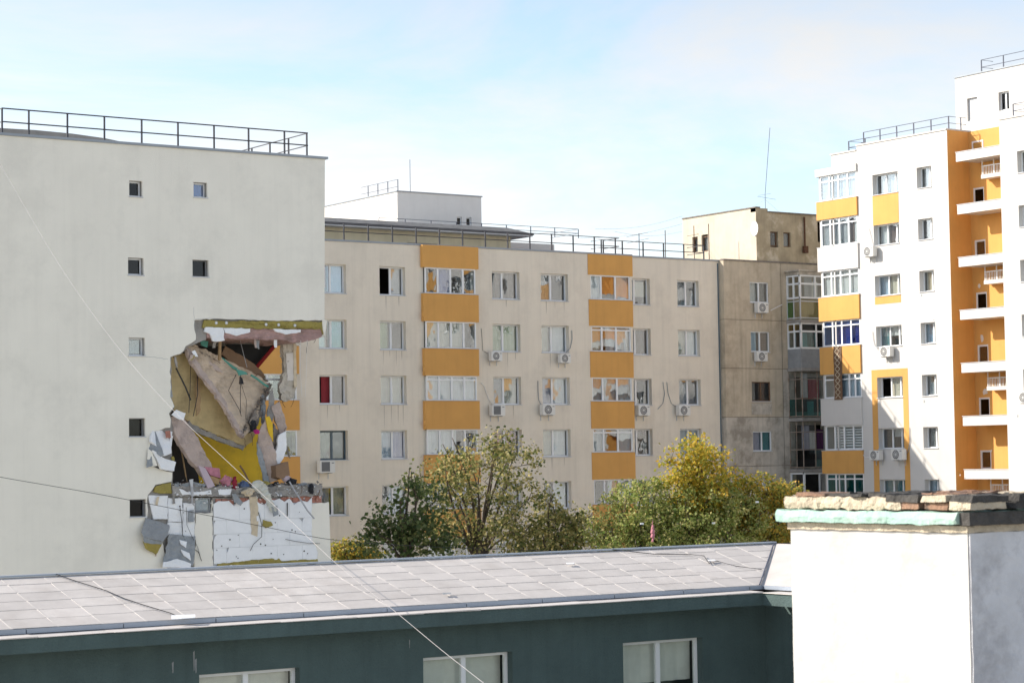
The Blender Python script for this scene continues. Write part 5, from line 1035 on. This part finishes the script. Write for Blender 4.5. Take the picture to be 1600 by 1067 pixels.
for ci in range(int(32 / CW)):
    x0, x1 = ci * CW, (ci + 1) * CW; off = lrn.uniform(-.12, .12)
    cuts = [EY] + [EY + (RY - EY) * (k + .5 * 0) / NR + off for k in range(1, NR)] + [RY - .05]
    for k in range(NR):
        y0, y1 = cuts[k], cuts[k + 1]
        poly = clip([(x0 + .012, y0 + .006), (x1 - .012, y0 + .006), (x1 - .012, y1), (x0 + .012, y1)], lambda p: VX + (p[1] - EY) - .03 - p[0])
        if len(poly) < 3: continue
        p = MB(); lift = lrn.uniform(.002, .007)
        P = [Vector((a, y, EZ + (y - EY) * sl + lift * (1 - (y - y0) / (y1 - y0)) + .002)) for a, y in poly]
        p.prism(P, (0, 0, -.008)); p.build('roof_panel', 'roof_sheet', rf)
    if x0 < VX + RY - EY - .1:
        ys = max(EY, EY + x0 - VX + .05); p = MB(); a = Vector((x0, ys, EZ + (ys - EY) * sl + .0025)); c = Vector((x0, RY - .05, EZ + (RY - .05 - EY) * sl + .0025))
        if RY - .05 - ys > .1:
            p.hexa([a + Vector(v) for v in ((-.016, 0, -.01), (.016, 0, -.01))] + [c + Vector(v) for v in ((.016, 0, -.01), (-.016, 0, -.01))] + [a + Vector(v) for v in ((-.01, 0, .004), (.01, 0, .004))] + [c + Vector(v) for v in ((.01, 0, .004), (-.01, 0, .004))]); p.build('roof_seam', 'roof_seam', rf)
for j in range(16):
    y0, y1 = 18 + j * CW, 18 + (j + 1) * CW
    for k in range(3):
        xa_, xb_ = VX + (RY - EY) * k / 3, VX + (RY - EY) * (k + 1) / 3
        poly = clip([(xa_ + .004, y0 + .012), (xb_ - .004, y0 + .012), (xb_ - .004, y1 - .012), (xa_ + .004, y1 - .012)], lambda p: (p[0] - VX) + EY - .03 - p[1])
        if len(poly) < 3: continue
        p = MB(); p.prism([Vector((a, y, EZ + (a - VX) * sl + .012)) for a, y in poly], (0, 0, -.008)); p.build('roof_panel', 'roof_sheet', rf)
b = MB(); b.tube([(VX - .1, EY - .02, EZ + .02), (VX + RY - EY, RY, RZ + .02)], .014, 6); b.build('valley_gutter', 'rail_blue', rf)
b = MB(); b.box(0, VX + RY - EY, RY - .07, RY + .09, RZ + .0, RZ + .03); b.build('ridge_cap', 'roof_edge', rf)
b = MB(); b.tube([(XW - .03, 30.2, 9.7), (XW - .06, 30.2, 6.0)], .02, 5); b.build('lightning_strip', 'steel_bar', sch)
pr = random.Random(12)
for (x, y, ln) in ((303, 1018, .28), (306, 1030, .2), (270, 1035, .15), (1211, 975, .1), (640, 1000, .12)):
    q = onY(x, y, YS - .004); w2 = pr.uniform(.008, .02); p = MB(); p.prism([q + Vector((-w2, 0, 0)), q + Vector((w2, 0, .02)), q + Vector((w2 * .6, 0, -ln)), q + Vector((-w2 * .2, 0, -ln * 1.1))], (0, .003, 0)); p.build('paint_run', 'mesh_grey', sch)
# loose things on the roof
def onroof(x, y):                                                          # point where a pixel ray meets the front roof slope
    r = ray(x, y); n_ = Vector((0, -sl, 1)); o = Vector((0, 0, CAM_Z)); return o + r * ((Vector((0, EY, EZ + .035)) - o).dot(n_) / r.dot(n_))
def roof_cable(pts, label, r=.008):
    b = MB(); P = [onroof(*p) for p in pts]; b.tube(P, r, 5); tag(b.build('roof_cable', 'wire', origin=tuple(P[0])), label, 'cable')
roof_cable([(88, 897), (120, 908), (165, 922), (195, 935), (225, 945), (265, 957), (282, 964)], 'dark cable running down the left end of the school roof')
roof_cable([(955, 858), (1020, 865), (1080, 866), (1100, 868), (1108, 880), (1120, 876), (1150, 884), (1190, 889)], 'dark cable looping over the right end of the school roof')
for i, (x, y, lb) in enumerate(((286, 967, 'white sheet scrap near the cable end on the school roof'), (891, 881, 'small white scrap in the middle of the school roof'), (1112, 876, 'white scrap beside the looping roof cable'), (698, 928, 'small dark scrap on the lower school roof'))):
    p = onroof(x, y); b = MB(); s = .17 if i == 0 else .07; b.hexa([p + Vector(v) * s for v in ((-1.4, -.5, .05), (.9, -.7, .1), (1.5, .5, .25), (-.9, .6, .3), (-1.4, -.5, .13), (.9, -.7, .18), (1.5, .5, .35), (-.9, .6, .4))])
    tag(b.build('roof_scrap', 'foam' if i < 3 else 'mortar_grey', origin=tuple(p)), lb, 'debris')

# ------------------------------------------------------------------ near chimney and the house that carries it
ho = root('near_house', (9, 6, 0), 'house below the white chimney, its roof under the picture edge', 'building')
b = MB(); b.box(6.2, 13, 1.5, 11.0, 0, 10.6); b.build('wall', 'chimney_white', ho)
b = MB(); b.box(6.0, 13.2, 1.3, 11.2, 10.602, 10.72); b.build('roof', 'roof_felt', ho)
ch = root('chimney', (8, 7.8, 10.72), 'wide white plastered chimney with mint band and crumbling brick top in right foreground', 'chimney')
CX0, CX1, CY0, CY1 = 7.5, 8.35, 7.225, 8.45
b = MB(); nseg = 18
b.box(CX0, CX1, CY0, CY1, 10.72, 12.13); o = b.build('stack', 'chimney_white', ch); roughen(o, .05, .002, 6)
b = MB(); b.box(CX0 + .006, CX1, CY0 - .009, CY0 - .001, 10.72, 12.128); roughen(b.build('mottled_shade_side', 'chimney_shade_side', ch), .05, .0035, 6)  # thin panel whose colour carries the shade tone of this face
b = MB(); b.box(CX0 - .012, CX1 + .012, CY0 - .012, CY1 + .012, 12.131, 12.163); roughen(b.build('neck', 'chimney_mortar', ch), .04, .004, 12)
cr = random.Random(2)
def wobble_bar(x0, x1, y0, y1, z0, z1, mat, name, amp, n=22):
    b = MB(); prev = None
    for k in range(n + 1):
        y = y0 + (y1 - y0) * k / n; j = lambda: cr.uniform(-amp, amp)
        r = b.pts([(x0 + j(), y, z0 + j()), (x0 + j() - .004, y, (z0 + z1) / 2 + j()), (x0 + j() + .008, y, z1 + j()), (x1, y, z1 + j()), (x1, y, z0)])
        if prev:
            for q in range(5): b.f.append((prev[q], prev[(q + 1) % 5], r[(q + 1) % 5], r[q]))
        else: b.f.append(tuple(reversed(r)))
        prev = r
    b.f.append(tuple(prev)); o = b.build(name, mat, ch, smooth=False); roughen(o, .03, .004 if name == 'teal_band' else .009, 22); return o
wobble_bar(CX0 - .05, CX1, CY0 + .02, CY1 + .055, 12.168, 12.226, 'teal_paint', 'teal_band', .004)
b = MB(); b.box(CX0 - .03, CX1 + .03, CY0 - .045, CY0 + .017, 12.166, 12.226); b.build('dark_band', 'sooty_brick', ch)
wobble_bar(CX0 - .012, CX0 + .3, CY0 + .42, CY1 + .03, 12.236, 12.293, 'chimney_mortar', 'mortar_bed', .004, 30)
y = CY0 - .04
while y < CY1 - .08:
    L_ = cr.uniform(.1, .24); front = y > CY0 + .40
    for xi, xx in enumerate((CX0 - .02, CX0 + .3, CX0 + .58)):
        for lay in range(1 if front and xi == 0 else 2):
            z0 = (12.296 if front and xi == 0 else 12.238 + .034 * lay); hgt = cr.uniform(.012, .022) if front and xi == 0 else cr.uniform(.026, .036) * (1 if lay else 1)
            if front and xi == 0 and cr.random() < .25: continue
            b = MB(); dx = cr.uniform(-.015, .02); e = lambda: cr.uniform(-.006, .006)
            b.hexa([(xx + dx + e(), y + .004, z0), (xx + .25 + dx, y + .004 + e(), z0), (xx + .25 + dx, y + L_ - .006 + e(), z0), (xx + dx + e(), y + L_ - .006, z0), (xx + dx + e() + .006, y + .008, z0 + hgt + e()), (xx + .25 + dx, y + .004 + e(), z0 + hgt + e()), (xx + .25 + dx, y + L_ - .01 + e(), z0 + hgt + e()), (xx + dx + .006 + e(), y + L_ - .012, z0 + hgt + e())])
            roughen(b.build('brick', cr.choice(['old_brick', 'sooty_brick', 'sooty_brick', 'chimney_mortar']) if not front else cr.choice(['old_brick', 'sooty_brick', 'sooty_brick']), ch), .05, .006, 18)
    y += L_ + .008

# ------------------------------------------------------------------ trees in the courtyard
def tree(name, label, base, ells, leaf, nclus, per, lsize, seed, trunk_r=.16, spread=.42):
    t = random.Random(seed); r = root(name, base, label, 'tree', 'courtyard trees'); B = Vector(base); bk = MB(); lv = []; lf = []
    top = max(c.z + e[2] for c, e in ells); low = min(c.z - e[2] for c, e in ells)
    vol = [e[0] * e[1] * e[2] for c, e in ells]; limbs = []
    mean = sum((c * v for (c, e), v in zip(ells, vol)), Vector()) / sum(vol)
    fork = Vector((B.x + (mean.x - B.x) * .5, B.y + (mean.y - B.y) * .5, max(2.0, low - .3)))
    bk.tube([B, B.lerp(fork, .5) + Vector((t.uniform(-.1, .1), t.uniform(-.1, .1), 0)), fork], trunk_r, 8, trunk_r * .75)
    for (c, e) in ells:
        for _ in range(2):
            tip = c + Vector((t.uniform(-.4, .4) * e[0], t.uniform(-.4, .4) * e[1], t.uniform(.1, .75) * e[2])); P = []
            bow = Vector((t.uniform(-.3, .3), t.uniform(-.3, .3), .25))
            for k in range(8): s = k / 7; P.append(fork.lerp(tip, s) + bow * math.sin(math.pi * s) + Vector((t.uniform(-.05, .05), t.uniform(-.05, .05), 0)))
            bk.tube(P, trunk_r * .5, 6, .018); limbs += P[2:]
    nodes = list(limbs)
    for q in range(nclus):
        c, e = t.choices(ells, vol)[0]
        while True:
            u = Vector((t.uniform(-1, 1), t.uniform(-1, 1), t.uniform(-1, 1)))
            if .12 < u.length < 1: break
        u = u * (u.length ** -.35 if u.length > .3 else 1)
        p = c + Vector((u.x * e[0], u.y * e[1], u.z * e[2]))
        nb = min(nodes, key=lambda n_: (n_ - p).length + (.6 if n_.z > p.z else 0)); mid_ = nb.lerp(p, .5) + Vector((t.uniform(-.1, .1), t.uniform(-.1, .1), t.uniform(0, .15)))
        bk.tube([nb, mid_, p], .018, 4, .005); nodes.append(mid_)
        for _ in range(int(per * t.uniform(.5, 1.5))):
            o = p + Vector((t.gauss(0, spread), t.gauss(0, spread), t.gauss(0, spread * .75))); s = lsize * t.uniform(.6, 1.3)
            a = Vector((t.gauss(0, 1), t.gauss(0, 1), t.gauss(0, .7) - .3)).normalized(); n_ = a.orthogonal(); n_.rotate(Matrix.Rotation(t.uniform(0, 6.28), 3, a)); w = a.cross(n_).normalized() * s * .42
            k = len(lv); lv.extend((tuple(o), tuple(o + a * s * .5 + w), tuple(o + a * s + n_ * s * .12), tuple(o + a * s * .5 - w))); lf.append((k, k + 1, k + 2, k + 3))
    bk.build('trunk', 'bark', r, smooth=True)
    me = bpy.data.meshes.new('crown'); me.from_pydata([(p[0] - B.x, p[1] - B.y, p[2] - B.z) for p in lv], [], lf); me.materials.append(MATS[leaf]); link('crown', me, r)
def E_(x, y, Y, rx, rz, ry=None): return (onY(x, y, Y), (rx, ry or rx, rz))
tree('tree', 'large open tree with visible branches and light leaves before the first orange bay', (onY(742, 860, 80.5).x, 80.5, 0), [E_(742, 735, 80.5, 1.9, 1.5), E_(800, 735, 80.5, 1.3, 1.3), E_(775, 695, 80.5, 1.0, .7), E_(690, 755, 80.5, 1.3, 1.2), E_(700, 700, 80.5, .8, .7), E_(835, 790, 80.5, 1.0, 1.0), E_(735, 800, 80.5, 2.2, 1.3), E_(780, 835, 80.5, 1.9, .9), E_(700, 840, 80.5, 1.5, .8)], 'leaf_green', 205, 34, .15, 21, spread=.23)
tree('tree', 'dark green leafy tree at the far left of the courtyard trees', (onY(625, 860, 79.5).x, 79.5, 0), [E_(655, 765, 79.5, 1.0, 1.0), E_(640, 740, 79.5, .5, .7), E_(622, 815, 79.5, 1.2, .8), E_(605, 852, 79.5, 1.4, .7), E_(665, 835, 79.5, 1.4, 1.1)], 'leaf_dark', 90, 30, .2, 22, spread=.25)
tree('tree', 'dark low tree between the two orange bays', (onY(860, 860, 80).x, 80, 0), [E_(865, 820, 80, 1.3, .9), E_(905, 815, 80, 1.0, .7), E_(850, 850, 80, 2.0, .8), E_(920, 842, 80, 1.3, .8), E_(855, 785, 80, .8, .7)], 'leaf_green', 130, 32, .17, 23, spread=.24)
tree('tree', 'thin pale green tree below the second orange bay', (onY(975, 870, 76.5).x, 76.5, 0), [E_(985, 800, 76.5, 1.2, 1.3), E_(1015, 775, 76.5, 1.0, .9), E_(960, 835, 76.5, 1.3, .9), E_(1040, 825, 76.5, 1.5, 1.1), E_(1000, 850, 76.5, 2.0, .7)], 'leaf_pale', 300, 34, .13, 24, spread=.19)
tree('tree', 'tallest yellow-topped tree of the right courtyard group', (onY(1085, 870, 76).x, 76, 0), [E_(1078, 705, 76, .9, .7), E_(1112, 718, 76, .8, .6), E_(1055, 738, 76, .7, .7), E_(1098, 750, 76, 1.1, .6), E_(1138, 748, 76, .7, .5), E_(1100, 785, 76, 1.6, .8)], 'leaf_yellow', 170, 38, .16, 25, spread=.24)
tree('tree', 'broad light green tree in the middle of the right courtyard group', (onY(1100, 870, 75.5).x, 75.5, 0), [E_(1090, 800, 75.5, 1.7, 1.1), E_(1135, 815, 75.5, 1.8, 1.3), E_(1060, 830, 75.5, 1.5, 1.1), E_(1100, 850, 75.5, 2.2, .7), E_(1125, 770, 75.5, .9, .6), E_(1055, 785, 75.5, .8, .7)], 'leaf_pale', 420, 36, .13, 26, spread=.19)
tree('tree', 'yellowing tree nearest the white chimney', (onY(1200, 870, 75.5).x, 75.5, 0), [E_(1190, 770, 75.5, 1.1, .8), E_(1225, 790, 75.5, .9, .9), E_(1175, 815, 75.5, 1.2, 1.0), E_(1215, 840, 75.5, 1.2, .8), E_(1235, 770, 75.5, .5, .4)], 'leaf_mixed', 280, 36, .14, 27, spread=.18)
tree('bush', 'small yellow-green bush beside the corner of the damaged wall', (onY(545, 870, 84).x, 84, 0), [E_(538, 858, 84, .8, .5), E_(560, 866, 84, .9, .45)], 'leaf_mixed', 50, 40, .15, 28, trunk_r=.07, spread=.2)
p = onY(1019, 828, 74.2); b = MB()
for k in range(6): b.tube([p + Vector((0, 0, .18 * k - .5)), p + Vector((.05, 0, .18 * k - .33))], .05 + .05 * math.sin(k), 6)
tag(b.build('cloth_scrap', 'pink_cloth', origin=base_of(b)), 'pink and white cloth strip caught in the courtyard trees', 'cloth')
for i, (x, y) in enumerate(((1003, 818), (1115, 817), (1183, 784), (916, 846))):
    p = onY(x, y, 74.0 if i < 3 else 79); b = MB(); b.hexa([p + Vector(v) * .08 for v in ((-1, 0, -.4), (1, -.2, -.5), (1, .3, -.4), (-1, .3, -.3), (-.9, 0, .4), (1.2, -.1, .3), (1, .3, .5), (-1, .3, .5))])
    tag(b.build('paper_scrap', 'foam', origin=base_of(b)), ['white scrap caught in the pale tree', 'white scrap caught in the broad light green tree', 'white scrap caught in the yellowing tree', 'white scrap low between the dark and pale trees'][i], 'debris')

# ------------------------------------------------------------------ overhead cables
def overhead(pts, r, mat, label):
    P = [onY(x, y, Y) for x, y, Y in pts]; Q = []
    for i in range(len(P) - 1):
        p0, p1, p2, p3 = P[max(i - 1, 0)], P[i], P[i + 1], P[min(i + 2, len(P) - 1)]
        for k in range(6):
            t = k / 6; Q.append(.5 * ((2 * p1) + (p2 - p0) * t + (2 * p0 - 5 * p1 + 4 * p2 - p3) * t * t + (3 * p1 - p0 - 3 * p2 + p3) * t ** 3))
    Q.append(P[-1]); b = MB(); b.tube(Q, r, 5); tag(b.build('overhead_cable', mat, origin=tuple(P[0])), label, 'cable')
overhead([(-90, 110, 66), (0, 257, 61), (90, 410, 56), (180, 537, 51), (270, 640, 46), (360, 725, 41.5), (440, 800, 37.5), (530, 884, 33.5), (620, 957, 29.5), (690, 1015, 26.5), (760, 1070, 24), (840, 1135, 21)], .0045, 'cable_grey', 'white cable slanting from upper left down over the school roof')
overhead([(-120, 722, 60), (0, 745, 59), (150, 771, 58), (300, 800, 57), (420, 824, 56.5), (520, 843, 56), (640, 852, 56), (780, 858, 56), (940, 862, 56), (1100, 863, 56)], .008, 'wire', 'thin dark cable crossing low before the damaged wall and trees')

for o in bpy.data.objects:                                                # everything with a category is a thing
    if o.parent is None and 'category' in o.keys() and 'kind' not in o.keys(): o['kind'] = 'thing'
